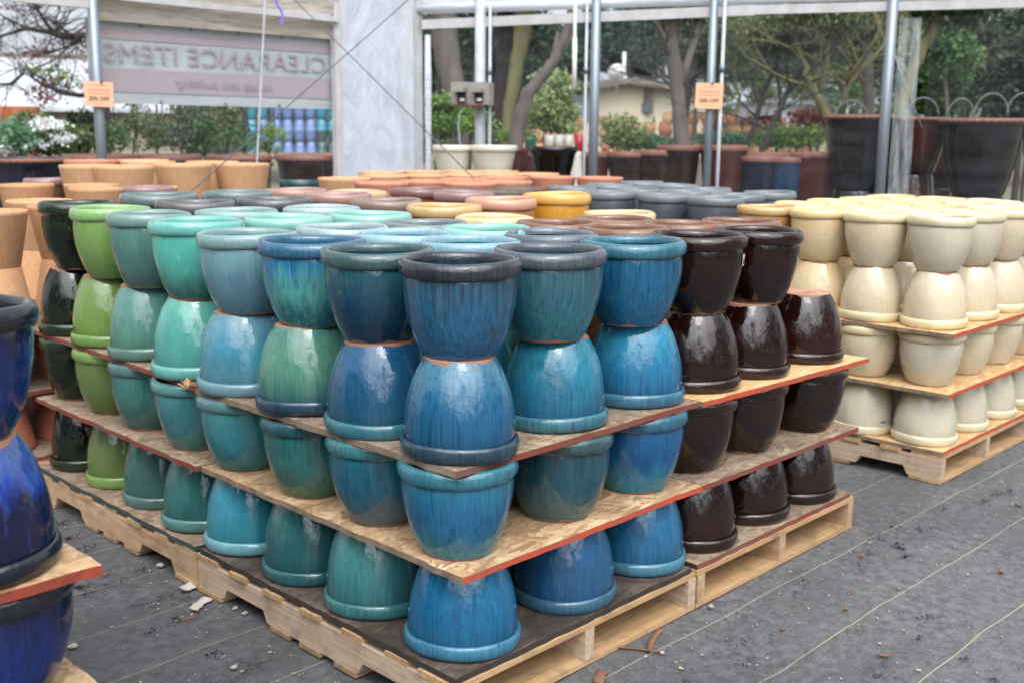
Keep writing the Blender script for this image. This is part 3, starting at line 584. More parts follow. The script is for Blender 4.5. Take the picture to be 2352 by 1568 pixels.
board(-.42, 2.56, 1.2, 1.26, Z1, M['osb_grey'], M['edge_red_old'], M['edge_red_old'], 'bottom board under the rust orange pots on the left')
board(-.42, 2.56, 1.2, 1.26, lambda x, y: .667, M['osb_grey'], M['edge_red_old'], M['edge_red_old'], 'upper board under the buff clay pots on the left')
board(-.42, 2.62, 1.2, 1.2, lambda x, y: .403, M['osb_grey'], M['edge_red_old'], M['edge_red_old'], 'lower board under the rust orange pots on the left')
for x, y, g in ((1.36,5.36,'behind the left buff pots'),(1.36,4.05,'mauve brown, below the large buff pots'),(.75,5.2,'at left edge')):
    pot(x, y, 1.14-H, True, K['purple'][0], K['mauve'][1], 'mauve brown rim ' + g, 'mauve brown rims on the left')
    pot(x, y, 1.14-2*H, False, K['purple'][0], K['mauve'][1], 'upside down pot under the mauve brown rim ' + g, 'mauve brown rims on the left')
ORG = [(2.45,3.28),(2.80,3.30),(3.20,3.36),(3.62,3.42),(3.98,3.30),(2.84,2.93),(3.17,2.95),(4.15,3.02)]
GR = [(2.52,2.75),(2.95,2.62),(2.63,2.43)]
OL = ['leftmost','second from left, back row','middle of back row','fourth in the back row','fifth in the back row','left of the guy wire foot','just right of the guy wire','rightmost, beside dark grey rims']
for (x, y), g in zip(ORG, OL):
    tapered(x, y, 1.165-.26, .16, .26, 'orange', 'orange terracotta pot, ' + g, 'orange terracotta pots')
    tapered(x, y, 1.165-.52, .16, .26, 'orange', 'upside down orange pot under the one ' + g, 'orange terracotta pots', False)
M['greybrown'] = terr('grey_brown_clay', (126,112,104), (104,90,84))
for (x, y), g in zip(GR, ('left one behind the mauve rim','right one behind the yellow pot','nearest, beside the yellow pot')):
    tapered(x, y, 1.145-.26, .15, .26, 'greybrown', 'grey brown clay pot, ' + g, 'grey brown clay pots'); tapered(x, y, 1.145-.52, .15, .26, 'greybrown', 'upside down grey brown pot, ' + g, 'grey brown clay pots', False)
TB = [(3.78,4.92),(4.20,4.90),(4.50,4.72),(4.72,4.58),(3.38,4.40),(3.70,4.32),(4.02,4.24),(4.30,4.12),(4.62,4.05),(2.86,4.18)]
TL = ['far row, leftmost','far row, second','far row, third','far row, rightmost','near row, leftmost','near row, second','near row, third','near row, fourth','near row, rightmost','largest, standing apart at left']
for (x, y), g in zip(TB, TL):
    tapered(x, y, 1.15-.28, .178, .28, 'tan', 'buff pot below the white plastic column, ' + g, 'buff pots below the white column'); tapered(x, y, 1.15-.56, .178, .28, 'tan', 'upside down buff pot, ' + g, 'buff pots below the white column', False)
for n, (x, y, w, l, lb) in enumerate(((2.3,2.55,1.1,1.1,'orange terracotta pots'),(3.4,2.75,1.0,1.0,'far orange terracotta pots'),(2.7,3.9,1.1,1.2,'near buff pots under the column'),(3.85,3.8,1.05,1.4,'far buff pots under the column'),(1.2,4.45,1.5,1.9,'large buff pots'),(.5,3.9,.9,1.5,'middle buff pots on the left'))):
    zt = {0:.645,1:.645,2:.59,3:.59,4:.513,5:.60}[n]
    board(x, y, w, l, lambda a, b, zt=zt: zt, M['osb_grey'], M['edge_red_old'], M['edge_grey'], 'hidden board under the ' + lb)
    # crates of pots under it keep it up
    for dx, dy in ((.17,.17),(w-.17,.17),(.17,l-.17),(w-.17,l-.17)):
        tapered(x+dx, y+dy, .0, .15, (zt-T)/2, 'rust', 'hidden clay pot holding up the board of the ' + lb, 'clay pots hidden under the boards', False)
        tapered(x+dx, y+dy, (zt-T)/2, .15, (zt-T)/2, 'rust', 'hidden clay pot holding up the board of the ' + lb, 'clay pots hidden under the boards')
#PART2
# ------------------------------------------------------------------ shelter frame: left wall, right wall, corner column
LW = (Vector((0, 6.61, 0)), Vector((0, 1, 0))); RW = (Vector((5.31, 6.21, 0)), Vector((.907, .422, 0)))
def hit(u, v, w, off=0):
    d = ray(u, v); t = (w[0] + w[1].normalized()*off - CC).dot(w[1]) / d.dot(w[1]); return CC + d*t
RD = Vector((.422, -.907, 0)); RP = Vector((5.31, 6.21, 0))
def rp(s, z=0, off=0): return RP + RD*s + Vector((.907,.422,0))*off + Vector((0,0,z))
n = NT('clear_film'); v = n.mapped(space='World', rnd=False); tr = n.node('ShaderNodeBsdfTransparent'); mx = n.node('ShaderNodeMixShader')
tr.inputs[0].default_value = (.97, .975, .98, 1); wv = n.noise(n.mapped((.6, .6, 3), space='World', rnd=False), 3, 4, .6)
n.out(lin((176,182,188)), .3, n.bump(wv, .3, .03), Specular_IOR_Level=.25); n.l(n.rng(wv, .35, .7, .015, .05), mx.inputs[0]); n.l(tr.outputs[0], mx.inputs[1]); n.l(n.b.outputs[0], mx.inputs[2])
n.l(mx.outputs[0], n.n['Material Output'].inputs['Surface']); M['film'] = n.m
def plastic(name, c, c2, tl=.35, bumpd=.05, sc=(1,1,1)):
    n = NT(name); v = n.mapped(sc, space='World', rnd=False); w = n.noise(v, 5, 5, .6, 1.5); w2 = n.noise(v, 16, 4, .6, .6)
    col = n.mix(n.rng(w, .35, .65), lin(c), lin(c2)); t = n.node('ShaderNodeBsdfTranslucent'); mx = n.node('ShaderNodeMixShader'); mx.inputs[0].default_value = tl
    n.l(col, t.inputs[0]); n.out(col, .33, n.bump(w2, .6, .02, n.bump(w, .9, bumpd))); n.l(n.b.outputs[0], mx.inputs[1]); n.l(t.outputs[0], mx.inputs[2])
    n.l(mx.outputs[0], n.n['Material Output'].inputs['Surface']); return n.m
M['sheet'] = plastic('white_plastic_sheet', (204,210,219), (184,191,202), .38, .028, (1,1,.4))
M['curtain'] = plastic('beige_curtain', (190,184,172), (164,156,144), .3, .04, (.5,1,2))
M['whitecurtain'] = plastic('white_curtain', (236,238,242), (222,226,232), .45, .03, (.4,.4,4))
M['beam'] = matte('white_beam', (206,206,208), (176,172,168), 6, .5, .6, .05, 40)
M['dustfilm'] = plastic('dusty_film', (150,160,166), (90,100,104), .5)
# posts: each one a thing with its cap
def post(p, top, r, mat, label, cat='post', nm='post'):
    o = empty(nm, (p.x, p.y, 0), label, cat, 'posts of the shelter frame')
    MB().tube([(0,0,0),(0,0,top)], r, 14).build('pole', M[mat], o, True); MB().tube([(0,0,0),(0,0,.012)], r*2, 12).build('foot_plate', M['galv'], o)
    MB().tube([(0,0,top-.06),(0,0,top+.01)], r*1.35, 14).build('cap', M['galv'], o, True); return o
def px(u, v, w): return hit(u, v, w)
a = hit(227, 250, LW, -.06); post(a, 3.0, .04, 'galv', 'galvanised post carrying the left orange price card')
for u, v, r, m_, lb, t_ in ((1103, 200, .05, 'white_steel', 'white square post with the electrical boxes', 3.0), (1366, 200, .043, 'galv', 'thick galvanised post in the middle of the right wall', 3.1),
        (1632, 210, .037, 'galv', 'pale post carrying the right orange price card', 3.1), (2034, 250, .044, 'galv', 'galvanised post beside the dusty film strip', 3.1)):
    post(hit(u, v, RW, -.07), t_, r, m_, lb)
for u, v, r, lb in ((1345, 200, .013, 'thin grey rod just left of the middle post'), (1656, 220, .016, 'thin rod just right of the card post'), (1125, 200, .014, 'thin white rod beside the electrical boxes')):
    p = hit(u, v, RW, -.1); o = empty('thin_pole', (p.x, p.y, 0), lb, 'pole', 'thin rods of the right wall')
    MB().tube([(0,0,0),(0,0,2.6)], r, 8).build('rod', M['white_steel'], o, True); MB().tube([(0,0,1.98),(0,0,2.04)], r*1.5, 8).build('clip', M['galv'], o, True)
# corner column of white plastic
def rumple(p, q, z0, z1, name, mat, label, cat, amp=.02, nx=26, nz=50, seed=1, group=None):
    p = Vector(p); q = Vector(q); nrm = (q-p).cross(Vector((0,0,1))).normalized(); rr = random.Random(seed); w = [(rr.uniform(3,14), rr.uniform(1,7), rr.uniform(0,6.3), rr.uniform(.3,1)) for _ in range(9)]
    vs = []
    for j in range(nz+1):
        for i in range(nx+1):
            a = i/nx; b = z0+(z1-z0)*j/nz; s = sum(c[3]*math.sin(c[0]*a+c[1]*b*1.3+c[2]+1.5*math.sin(c[1]*b)) for c in w)/4
            vs.append(p.lerp(q, a) + nrm*(s*amp) + Vector((0,0,b)))
    m = MB().add(vs, [(j*(nx+1)+i, j*(nx+1)+i+1, (j+1)*(nx+1)+i+1, (j+1)*(nx+1)+i) for j in range(nz) for i in range(nx)])
    return tag(m.build(name, mat, None, True), label, cat, group)
c0 = hit(782, 200, (Vector((4.63,6.61,0)), Vector((.507,.862,0)))); c1 = hit(950, 200, (Vector((4.63,6.61,0)), Vector((.507,.862,0))))
c0.z = c1.z = 0
rumple(c0, c1, 0, 3.3, 'plastic_wrapped_column', M['sheet'], 'wrinkled white plastic sheeting wrapped over the corner column', 'plastic sheet', .022)
for u, lb in ((773, 'left white post of the plastic wrapped corner'), (960, 'right white post of the plastic wrapped corner')):
    p = hit(u, 200, (Vector((4.63,6.61,0)), Vector((.507,.862,0)))); o = empty('corner_post', (p.x, p.y, 0), lb, 'post', 'white posts of the corner column')
    MB().box((-.032,-.032,0),(.032,.032,3.2)).build('upright', M['beam'], o); MB().box((-.06,-.06,0),(.06,.06,.015)).build('foot_plate', M['galv'], o)
p = hit(983, 200, RW, -.02); MBX = MB().tube([(p.x, p.y, z) for z in (0,.6,1.2,1.9,2.35)], [.025,.032,.028,.034,.026], 10).build('rolled_film_edge', M['whitecurtain'], None, True); tag(MBX, 'rolled white film edge beside the plastic column', 'film roll')
# header beams and rolled curtains
def beam(p, q, w, h, mat, label, name='header_beam'):
    o = empty(name, p, label, 'beam', 'beams above the openings'); q = Vector(q) - Vector(p)
    MB().obox((0,0,0), q, w, h).build('rail', M[mat], o); MB().obox((0,0,-h/2-.004), q, w*.3, .006).build('lip', M['edge_grey'], o); return o
beam((-3, 6.56, 2.40), (2.27, 6.56, 2.40), .05, .075, 'beam', 'white beam at top left, left of the galvanised post')
beam((2.30, 6.56, 2.47), (4.62, 6.56, 2.46), .05, .05, 'beam', 'white beam above the banner')
beam(rp(.05, 2.44, -.04), rp(3.1, 2.49, -.04), .05, .085, 'beam', 'white beam above the right wall, nearer the corner'); beam(rp(3.1, 2.49, -.04), rp(8.5, 2.49, -.04), .05, .075, 'beam', 'white beam above the right wall, right half')
tag(MB().tube([rp(s, 2.585+.006*math.sin(s*3), -.05) for s in [0,.5,1,1.5,2,2.5,3,3.6,4.2,5,6,7,8.5]], .035, 10).build('rolled_curtain', M['whitecurtain'], None, True), 'white rolled curtain resting on the right header beam', 'curtain')
rumple(rp(-.02, 0, -.01), rp(8.6, 0, -.01), 2.54, 3.6, 'film_curtain', M['whitecurtain'], 'white film curtain above the right header beam', 'curtain', .03, 90, 14, 5)
rumple((2.3, 6.60, 0), (4.64, 6.60, 0), 2.50, 3.6, 'beige_curtain', M['curtain'], 'beige gathered fabric above the banner', 'curtain', .03, 50, 16, 9)
rumple((2.3, 6.63, 0), (4.64, 6.63, 0), 2.29, 2.46, 'fabric_flap', M['curtain'], 'narrow brown stained flap between beam and banner', 'curtain', .006, 50, 4, 11)
rumple((-3, 6.60, 0), (2.27, 6.60, 0), 2.45, 3.6, 'beige_curtain', M['curtain'], 'beige fabric above the opening at far left', 'curtain', .03, 50, 16, 12)
# clear film bays
def filmbay(p, q, z0, z1, label):
    p = Vector(p); q = Vector(q); nx = 12; m = MB(); vs = [p.lerp(q, i/nx) + Vector((0,0,z)) + (q-p).cross(Vector((0,0,1))).normalized()*.008*math.sin(i*1.3+z) for z in (z0, z0+(z1-z0)/3, z0+(z1-z0)*2/3, z1) for i in range(nx+1)]
    m.add(vs, [(j*(nx+1)+i, j*(nx+1)+i+1, (j+1)*(nx+1)+i+1, (j+1)*(nx+1)+i) for j in range(3) for i in range(nx)])
    return tag(m.build('clear_film', M['film'], None, True), label, 'clear film', 'clear film bays of the shelter')
filmbay((2.34,6.64,0),(4.6,6.64,0), .02, 2.4, 'clear film below and behind the banner')
for s0, s1, lb in ((.15,1.6,'clear film between white column and thick middle post'),(1.65,2.7,'clear film between the middle post and the card post'),(2.75,4.2,'clear film left of the dusty strip'),(4.5,8.4,'clear film at right edge, before the giant pots')):
    filmbay(rp(s0), rp(s1), .02, 2.42, lb)
n = NT('dusty_strip'); v = n.mapped((1,1,.12), space='World', rnd=False); f1 = n.noise(v, 24, 4, .7); f2 = n.noise(n.mapped(space='World', rnd=False), 70, 4, .7)
tr = n.node('ShaderNodeBsdfTransparent'); mx = n.node('ShaderNodeMixShader'); n.out(lin((186,194,196)), .6)
n.l(n.math('MULTIPLY', n.rng(f1, .3, .62, .06, .5), n.rng(f2, .3, .6, .6, 1)), mx.inputs[0]); n.l(tr.outputs[0], mx.inputs[1]); n.l(n.b.outputs[0], mx.inputs[2]); n.l(mx.outputs[0], n.n['Material Output'].inputs['Surface'])
a = hit(2052, 250, RW, -.012); b = hit(2102, 250, RW, -.012); a.z = b.z = 0
m = MB().add([a+Vector((0,0,.02)), b+Vector((0,0,.02)), b+Vector((0,0,2.4)), a+Vector((0,0,2.4))], [(0,1,2,3)]); tag(m.build('dusty_film_strip', n.m), 'milky dusty film strip overlapping right of the post', 'film strip')
# ------------------------------------------------------------------ writing
def text(s, size, origin, right, up, mat, parent, name, mirror=False, bold=0, align='CENTER', shear=0, width=None):
    cu = bpy.data.curves.new('t', 'FONT'); cu.body = s; cu.size = size; cu.align_x = align; cu.align_y = 'CENTER'; cu.offset = bold; cu.extrude = .0006; cu.shear = shear
    t_ = bpy.data.objects.new('t', cu); COL.objects.link(t_); bpy.context.view_layer.update()
    me = bpy.data.meshes.new_from_object(t_.evaluated_get(bpy.context.evaluated_depsgraph_get())); bpy.data.objects.remove(t_)
    right = Vector(right).normalized(); up = Vector(up).normalized(); nn = right.cross(up)
    xs = [q.co.x for q in me.vertices]; k = 1 if not width else width/(max(xs)-min(xs))
    for q in me.vertices:
        x = q.co.x*k*(-1 if mirror else 1); q.co = Vector(origin) + right*x + up*q.co.y + nn*q.co.z
    if mirror: me.flip_normals()
    me.materials.clear(); me.materials.append(mat); o = bpy.data.objects.new(name, me); return link(o, parent)
M['ink'] = matte('dark_ink', (110,84,72), (90,70,60), 8, .8, .2, 0); M['black'] = matte('black_plastic', (24,24,26), (16,16,18), 8, .5, .3, 0)
M['card'] = matte('orange_paper', (250,196,158), (244,186,146), 6, .8, .3, 0); M['inkl'] = matte('pale_ink', (196,150,122), (180,136,110), 8, .8, .2, 0)
def card(c, w, h, right, label):
    o = empty('price_card', c, label, 'sign', 'orange price cards on the posts'); r = Vector(right).normalized(); up = Vector((0,0,1)); nn = r.cross(up); rt = Matrix.Rotation(math.radians(-1.5), 3, nn); r = rt @ r; up = rt @ up
    m = MB(); q = [r*(sx*w/2)+up*(sy*h/2)+nn*d for d in (0,.002) for sx, sy in ((-1,-1),(1,-1),(1,1),(-1,1))]
    m.add(q, [(0,3,2,1),(4,5,6,7),(0,1,5,4),(1,2,6,5),(2,3,7,6),(3,0,4,7)]).build('card', M['card'], o)
    f = nn*.004
    text('CLEARANCE', .024, f+up*h*.17, r, up, M['inkl'], o, 'lettering', width=w*.76); text('20% OFF', .044, f-up*h*.19, r, up, M['ink'], o, 'lettering', bold=.0008, width=w*.72)
    for dy, ww, tt in ((.36, .6, .004), (.03, .76, .006), (-.38, .4, .003)):
        g = MB(); q = [f*1.0+up*(h*dy+sy*tt/2)+r*(sx*w*ww/2) for sx, sy in ((-1,-1),(1,-1),(1,1),(-1,1))]; g.add(q, [(0,1,2,3)]).build('rule', M['inkl'], o)
    MB().tube([up*(h/2-.012)+nn*.004+r*.02, up*(h/2+.006)+nn*.01+r*.02], .007, 8).build('clip', M['black'], o)
lc = hit(227, 217, LW, -.13); card(lc, .212, .188, (1, -.25, 0), 'orange price card clipped to the left post')
rc = hit(1629, 221, RW, -.14); card(rc, .232, .215, (.55, -.83, 0), 'orange price card clipped to the right post')
# banner seen from behind, hung outside
n = NT('banner_cloth'); tc = n.node('ShaderNodeNewGeometry'); sp = n.node('ShaderNodeSeparateXYZ'); n.l(tc.outputs['Position'], sp.inputs[0])
n.out(n.mix(n.math('MULTIPLY', n.noise(n.mapped((1,1,.2),space='World',rnd=False), 12, 4), .5), lin((164,172,174)), lin((152,160,163))), .6, n.bump(n.noise(n.mapped((.4,1,1),space='World',rnd=False), 4, 3), .5, .05)); M['banner'] = n.m
def seethru(name, c): return matte(name, c, tuple(int(q*.93) for q in c), 10, .65, .4, .1)
M['banner_red'] = seethru('banner_red_showing_through', (180,167,172)); M['banner_letter'] = seethru('banner_letter', (176,162,167)); M['banner_pale'] = seethru('banner_pale_letter', (178,170,174))
BY = 6.70
bn = empty('banner', (2.30, BY, 1.70), 'long vinyl banner hung outside, clearance lettering seen mirrored from behind', 'banner')
def bq(x0, x1, z0, z1, name, mat, dy, slant=0.0):
    m = MB(); nx = 30; vs = []
    for z in (z0, (z0+z1)/2, z1):
        for i in range(nx+1):
            x = x0+(x1-x0)*i/nx; vs.append((x, -dy+.006*math.sin(x*5+z*3), z))
    m.add(vs, [(j*(nx+1)+i, j*(nx+1)+i+1, (j+1)*(nx+1)+i+1, (j+1)*(nx+1)+i) for j in range(2) for i in range(nx)]); return m.build(name, M[mat], bn, True)
bq(.0, 2.36, -.04, .60, 'cloth', 'banner', 0)
bq(.01, 2.35, .46, .535, 'red_band', 'banner_red', .006); bq(.01, 2.35, .05, .235, 'red_band', 'banner_red', .006)
text('CLEARANCE ITEMS', .205, (1.20, -.022, .35), (1,0,0), (0,0,1), M['banner_letter'], bn, 'lettering', mirror=True, bold=0, width=2.14)
text('inside this building', .11, (1.22, -.024, .145), (1,0,0), (0,0,1), M['banner_pale'], bn, 'lettering', mirror=True, shear=.3, width=.95)
for x in (.1,.45,.9,1.35,1.8,2.3):
    MB().tube([(x,-.012,.575),(x,-.02,.575)], .014, 10).build('grommet', M['galv'], bn)
for x in (.6,1.2,1.75): MB().tube([(x,-.012,-.02),(x,-.02,-.02)], .012, 10).build('grommet', M['galv'], bn)
# wires, cord, ribbon, hanging pipe
def wire(p, q, r, label, mat='cable', sag=0):
    p = Vector(p); q = Vector(q); pts = [p.lerp(q, i/12) - Vector((0,0,sag*math.sin(math.pi*i/12))) for i in range(13)]
    return tag(MB().tube(pts, r, 6).build('guy_wire', M[mat], None, True), label, 'wire', 'thin wires and cords')
p, q = at(938, 0, 8.3), at(429, 449, 6.0); wire(p + (p-q)*.35, q + (q-p)*.05, .0038, 'steel brace wire rising to the right across the plastic column')
p, q = at(676, 0, 8.9), at(1108, 430, 6.9); wire(p + (p-q)*.3, q + (q-p)*.06, .0038, 'steel brace wire falling to the right across the plastic column')
p, q = at(612, -60, 7.9), at(589, 400, 8.1); wire(p, q, .009, 'pale hanging cord in front of the banner', 'white_steel', .0)
o = empty('hanging_pipe', at(1322, -90, 8.6), 'white plastic pipe hanging down before the pines', 'pipe'); b_ = at(1319, 205, 8.6) - at(1322, -90, 8.6)
MB().tube([(0,0,0), b_*.6, b_], .015, 10).build('tube', M['pvc'], o, True); MB().tube([b_*.6, b_*1.0], .019, 10).build('sleeve', M['pvc'], o, True)
M['purple'] = matte('purple_ribbon', (110,84,190), (90,66,170), 9, .5, .4, 0)
pts = [at(u, v, 7.85) for u, v in ((637,-6),(634,6),(640,16),(646,26),(650,38),(648,52),(644,58))]
rb = MB(); vs = []
for i, p in enumerate(pts): w = CR*.012; vs += [p-w, p+w*(1 if i % 2 else .4)]
rb.add(vs, [(2*i, 2*i+1, 2*i+3, 2*i+2) for i in range(len(pts)-1)]); tag(rb.build('ribbon', M['purple'], None, True), 'purple ribbon tied to the cord above the banner', 'ribbon')
# electrical boxes
M['ebox'] = matte('grey_enamel', (158,156,146), (140,138,128), 9, .5, .5, .05); M['rust'] = M['rust'] if 'rust' in M else None; M['rustmetal'] = matte('rusty_metal', (134,76,52), (92,56,44), 20, .8, .7, .3)
r_ = RD; fw = -Vector((.907,.422,0))
def boxat(u0, v0, u1, v1, off, dep, nm, mt, par, org):
    a = hit(u0, v0, RW, off); b = hit(u1, v1, RW, off); a2 = a + fw*dep; vs = []
    for d in (0, dep):
        for (s, z) in ((0,0),(1,0),(1,1),(0,1)):
            p = Vector((a.x+(b.x-a.x)*s, a.y+(b.y-a.y)*s, b.z+(a.z-b.z)*z)) + fw*d - org; vs.append(p)
    return MB().add(vs, [(0,3,2,1),(4,5,6,7),(0,1,5,4),(1,2,6,5),(2,3,7,6),(3,0,4,7)]).build(nm, M[mt], par)
org = hit(1090, 243, RW, -.15)
eb = empty('electrical_box', org, 'pair of grey outdoor socket boxes with hoods on white post', 'electrical box')
boxat(1045,190,1084,240,-.13,.10,'cabinet','ebox',eb,org); boxat(1086,191,1134,242,-.13,.12,'cabinet','ebox',eb,org)
boxat(1045,241,1084,246,-.13,.11,'rusty_base','rustmetal',eb,org); boxat(1087,243,1120,247,-.13,.13,'rusty_base','rustmetal',eb,org)
boxat(1047,203,1072,212,-.23,.09,'hood','ebox',eb,org); boxat(1088,204,1112,213,-.25,.09,'hood','ebox',eb,org)
boxat(1052,213,1070,236,-.23,.02,'socket_plate','black',eb,org); boxat(1092,214,1110,236,-.25,.02,'socket_plate','black',eb,org)
boxat(1057,226,1067,233,-.255,.01,'plug','pvc',eb,org); boxat(1096,226,1107,233,-.275,.01,'plug','pvc',eb,org)
pts = [hit(u, v, RW, -.2)-org for u, v in ((1080,205),(1074,225),(1064,250),(1056,262),(1053,290),(1055,322),(1062,345))]
MB().tube(pts, .007, 6).build('cord', M['white_steel'], eb, True)
# ------------------------------------------------------------------ big pots around the walls
BIG = [(.02,0),(.60,0),(.63,.03),(.74,.25),(.84,.5),(.91,.75),(.935,.88),(.97,.9),(1.0,.93),(1.0,.97),(.97,1.0),(.9,.995),(.87,.95),(.85,.8),(.7,.3),(.55,.06),(.02,.05)]
BOWL = [(.02,0),(.56,0),(.60,.03),(.72,.28),(.84,.55),(.92,.8),(.95,.84),(.985,.85),(.995,.9),(1.0,.99),(.98,1.0),(.93,.99),(.9,.8),(.7,.3),(.5,.06),(.02,.06)]
M['bigbrown'] = G((48,28,22),(36,22,20),(24,16,16),.4,(12,8,8),.04,.1,raw=False); M['bigred'] = G((86,40,28),(70,32,24),(46,22,18),.4,(24,10,8),.05,.1,raw=False)
M['bignavy'] = G((26,34,60),(24,30,54),(20,24,40),.4,(10,12,24),.1,.1,raw=False); M['bigblack'] = G((14,9,9),(10,8,9),(10,9,10),.2,(4,4,5),.03,.05,raw=False)
M['bigblue'] = G((34,62,110),(30,56,100),(26,44,80),.4,(12,22,48),.1,.1,raw=False); M['bigwhite'] = G((222,216,200),(214,208,192),(206,198,180),.05,(170,160,140),.25,.05,raw=False)
M['bigteal'] = G((20,70,84),(18,60,74),(16,50,62),.3,(8,30,38),.1,.1,raw=False); M['lip'] = matte('reddish_lip', (150,98,80), (116,76,64), 20, .5, .6, .2); M['liprope'] = matte('rope_lip', (168,112,88), (130,84,66), 30, .5, .7, .2)
def rope(r, z, th, n=150):
    m = MB(); prof = [(r+th*math.cos(a), z+th*math.sin(a)) for a in [2*math.pi*k/8 for k in range(8)]]
    return m.lathe(prof, n, lambda x, y, zz, t: (x*(1+.018*math.sin(34*t+zz*60)), y*(1+.018*math.sin(34*t+zz*60)), zz), closed=True)
def bigpot(u, v, dep, w, h, mt, label, lipm='lip', roped=False, prof=BIG, under=True, group='large glazed pots round the shelter', sup=None):
    p = at(u, v, dep); r = w/2; z = p.z - h
    o = empty('large_pot', (p.x, p.y, z), label, 'pot', group)
    b = MB().lathe([(a*r, c*h) for a, c in prof], 56).build('body', M[mt], o, True)
    if lipm: (rope(r*.98, h*.965, h*.028) if roped else MB().lathe([(r*1.004, h*.93),(r*1.012,h*.96),(r*.985,h*1.006),(r*.93,h*1.008),(r*.9,h*.995)], 56)).build('lip', M[lipm], o, True)
    if under and z > .1:
        o2 = empty('large_pot', (p.x, p.y, z-.001), 'upside down pot carrying the ' + (sup or label), 'pot', group); o2.rotation_euler = (math.pi, 0, 0); k = min(z, h)
        MB().lathe([(a*r*.94, c*z) for a, c in prof], 48).build('body', M[mt if mt not in ('bigwhite',) else 'bigwhite'], o2, True)
        MB().lathe([(r*.945, z*.93),(r*.96,z*.96),(r*.93,z*.998)], 40).build('lip', M[lipm or 'lip'], o2, True)
    return o
bigpot(62, 362, 9.0, .66, .62, 'bignavy', 'navy pot with braided brown rope rim at far left', 'liprope', True, sup='navy pot at far left')
bigpot(230, 356, 9.4, .62, .62, 'bigbrown', 'dark brown big pot behind the left post', sup='pot behind the left post')
bigpot(387, 356, 9.7, .57, .62, 'bigbrown', 'dark brown big pot below the banner middle', sup='pot below the banner middle')
bigpot(549, 357, 10.1, .60, .62, 'bigbrown', 'dark brown big pot behind the rightmost buff pot', sup='pot behind the rightmost buff pot')
bigpot(702, 357, 10.5, .58, .62, 'bigbrown', 'dark brown big pot left of the plastic column', sup='pot left of the plastic column')
bigpot(690, 415, 8.9, .34, .5, 'bigteal', 'low teal pot in front of the plastic column', None, prof=BOWL, sup='low teal pot')
bigpot(1040, 334, 9.55, .36, .34, 'bigwhite', 'left white planter with banded rim before the trunks', None, prof=BOWL, sup='left white planter')
bigpot(1133, 334, 9.5, .42, .34, 'bigwhite', 'right white planter with banded rim before the trunks', None, prof=BOWL, sup='right white planter')
bigpot(1180, 340, 10.5, .30, .34, 'bigred', 'dark red planter peeking out behind the white planter', None, prof=BOWL, sup='dark red planter')
bigpot(1271, 337, 9.5, .42, .36, 'bigblack', 'glossy black planter left of the middle post', None, prof=BOWL, sup='glossy black planter')
o = empty('large_pot', (at(1312,400,9.9).x, at(1312,400,9.9).y, at(1312,348,9.9).z), 'white planter turned upside down right of the black one', 'pot', 'large glazed pots round the shelter'); o.rotation_euler = (math.pi,0,0)
MB().lathe([(a*.16, c*1.2) for a, c in BOWL], 48).build('body', M['bigwhite'], o, True); MB().lathe([(.161,1.1),(.166,1.15),(.16,1.2)], 40).build('lip', M['bigwhite'], o, True)
for i, (u, v, w, mt, g) in enumerate(((1205,348,.34,'bigred','left of the black planter'),(1360,350,.36,'bigred','just behind the middle post'),(1445,350,.42,'bigbrown','first right of the middle post'),(1506,346,.42,'bigbrown','second right of the middle post'),
        (1560,335,.42,'bigbrown','tall, left of the card post'),(1663,335,.46,'bigred','tall, right of the card post'),(1748,360,.40,'bignavy','right of the card post, navy'),(1808,362,.38,'bigblue','beside the navy one, blue'),(1862,352,.36,'bigred','beside the blue one, brown'),(1755,352,.5,'bigred','behind the navy one'),(1880,350,.4,'bigred','touching the giant black pot'))):
    bigpot(u, v, 10.5 - .0009*(u-1400)+(.45 if i in (9,) else 0), w, .62, mt, 'outdoor glazed pot with reddish lip, ' + g, sup='pot ' + g)
for u, v, d, w, mt, g in ((1978,264,9.75,.63,'bigblack','giant black pot with rope rim left of the last post'),(2108,270,9.95,.58,'bigred','giant red brown pot with rope rim behind the dusty strip'),(2185,276,10.9,.74,'bigred','giant brown pot half hidden between the black ones'),(2045,300,10.9,.66,'bigblack','low dark pot glimpsed behind the last post'),(2259,272,9.45,.71,'bigblack','giant black pot with rope rim in front of the hoops'),(2440,274,10.0,.72,'bigred','giant brown pot cut by right edge')):
    bigpot(u, v, d, w, .66 if w > .6 else .5, mt, g, 'liprope', True, sup=g[:34].strip())
M['hoop'] = matte('clear_hose', (160,164,166), (120,126,128), 8, .3, .4, 0)
for k, (u, v, w) in enumerate(((1955,232,36),(2118,226,38),(2206,228,30),(2276,216,40),(2345,216,34))):
    c_ = at(u, 268, 9.9); rr_ = w/2501*9.9; pts = [c_ + CR*(rr_*math.cos(a)) + Vector((0,0,1))*(abs(268-v)/2501*9.9*math.sin(a)) for a in [math.pi*j/14 for j in range(15)]]
    tag(MB().tube(pts, .0055, 6).build('wire_hoop', M['hoop'], None, True), 'clear hoop standing over the giant pots, %s' % ('leftmost','second','short middle','fourth, tallest','rightmost')[k], 'hoop', 'clear hoops over the giant pots')
tag(MB().tube([hit(2052,118,RW,-.05), hit(2080,200,RW,-.05), hit(2118,293,RW,-.05)], .005, 6).build('film_tape', M['hoop'], None, True), 'pale loose strap slanting across the dusty film', 'strap')
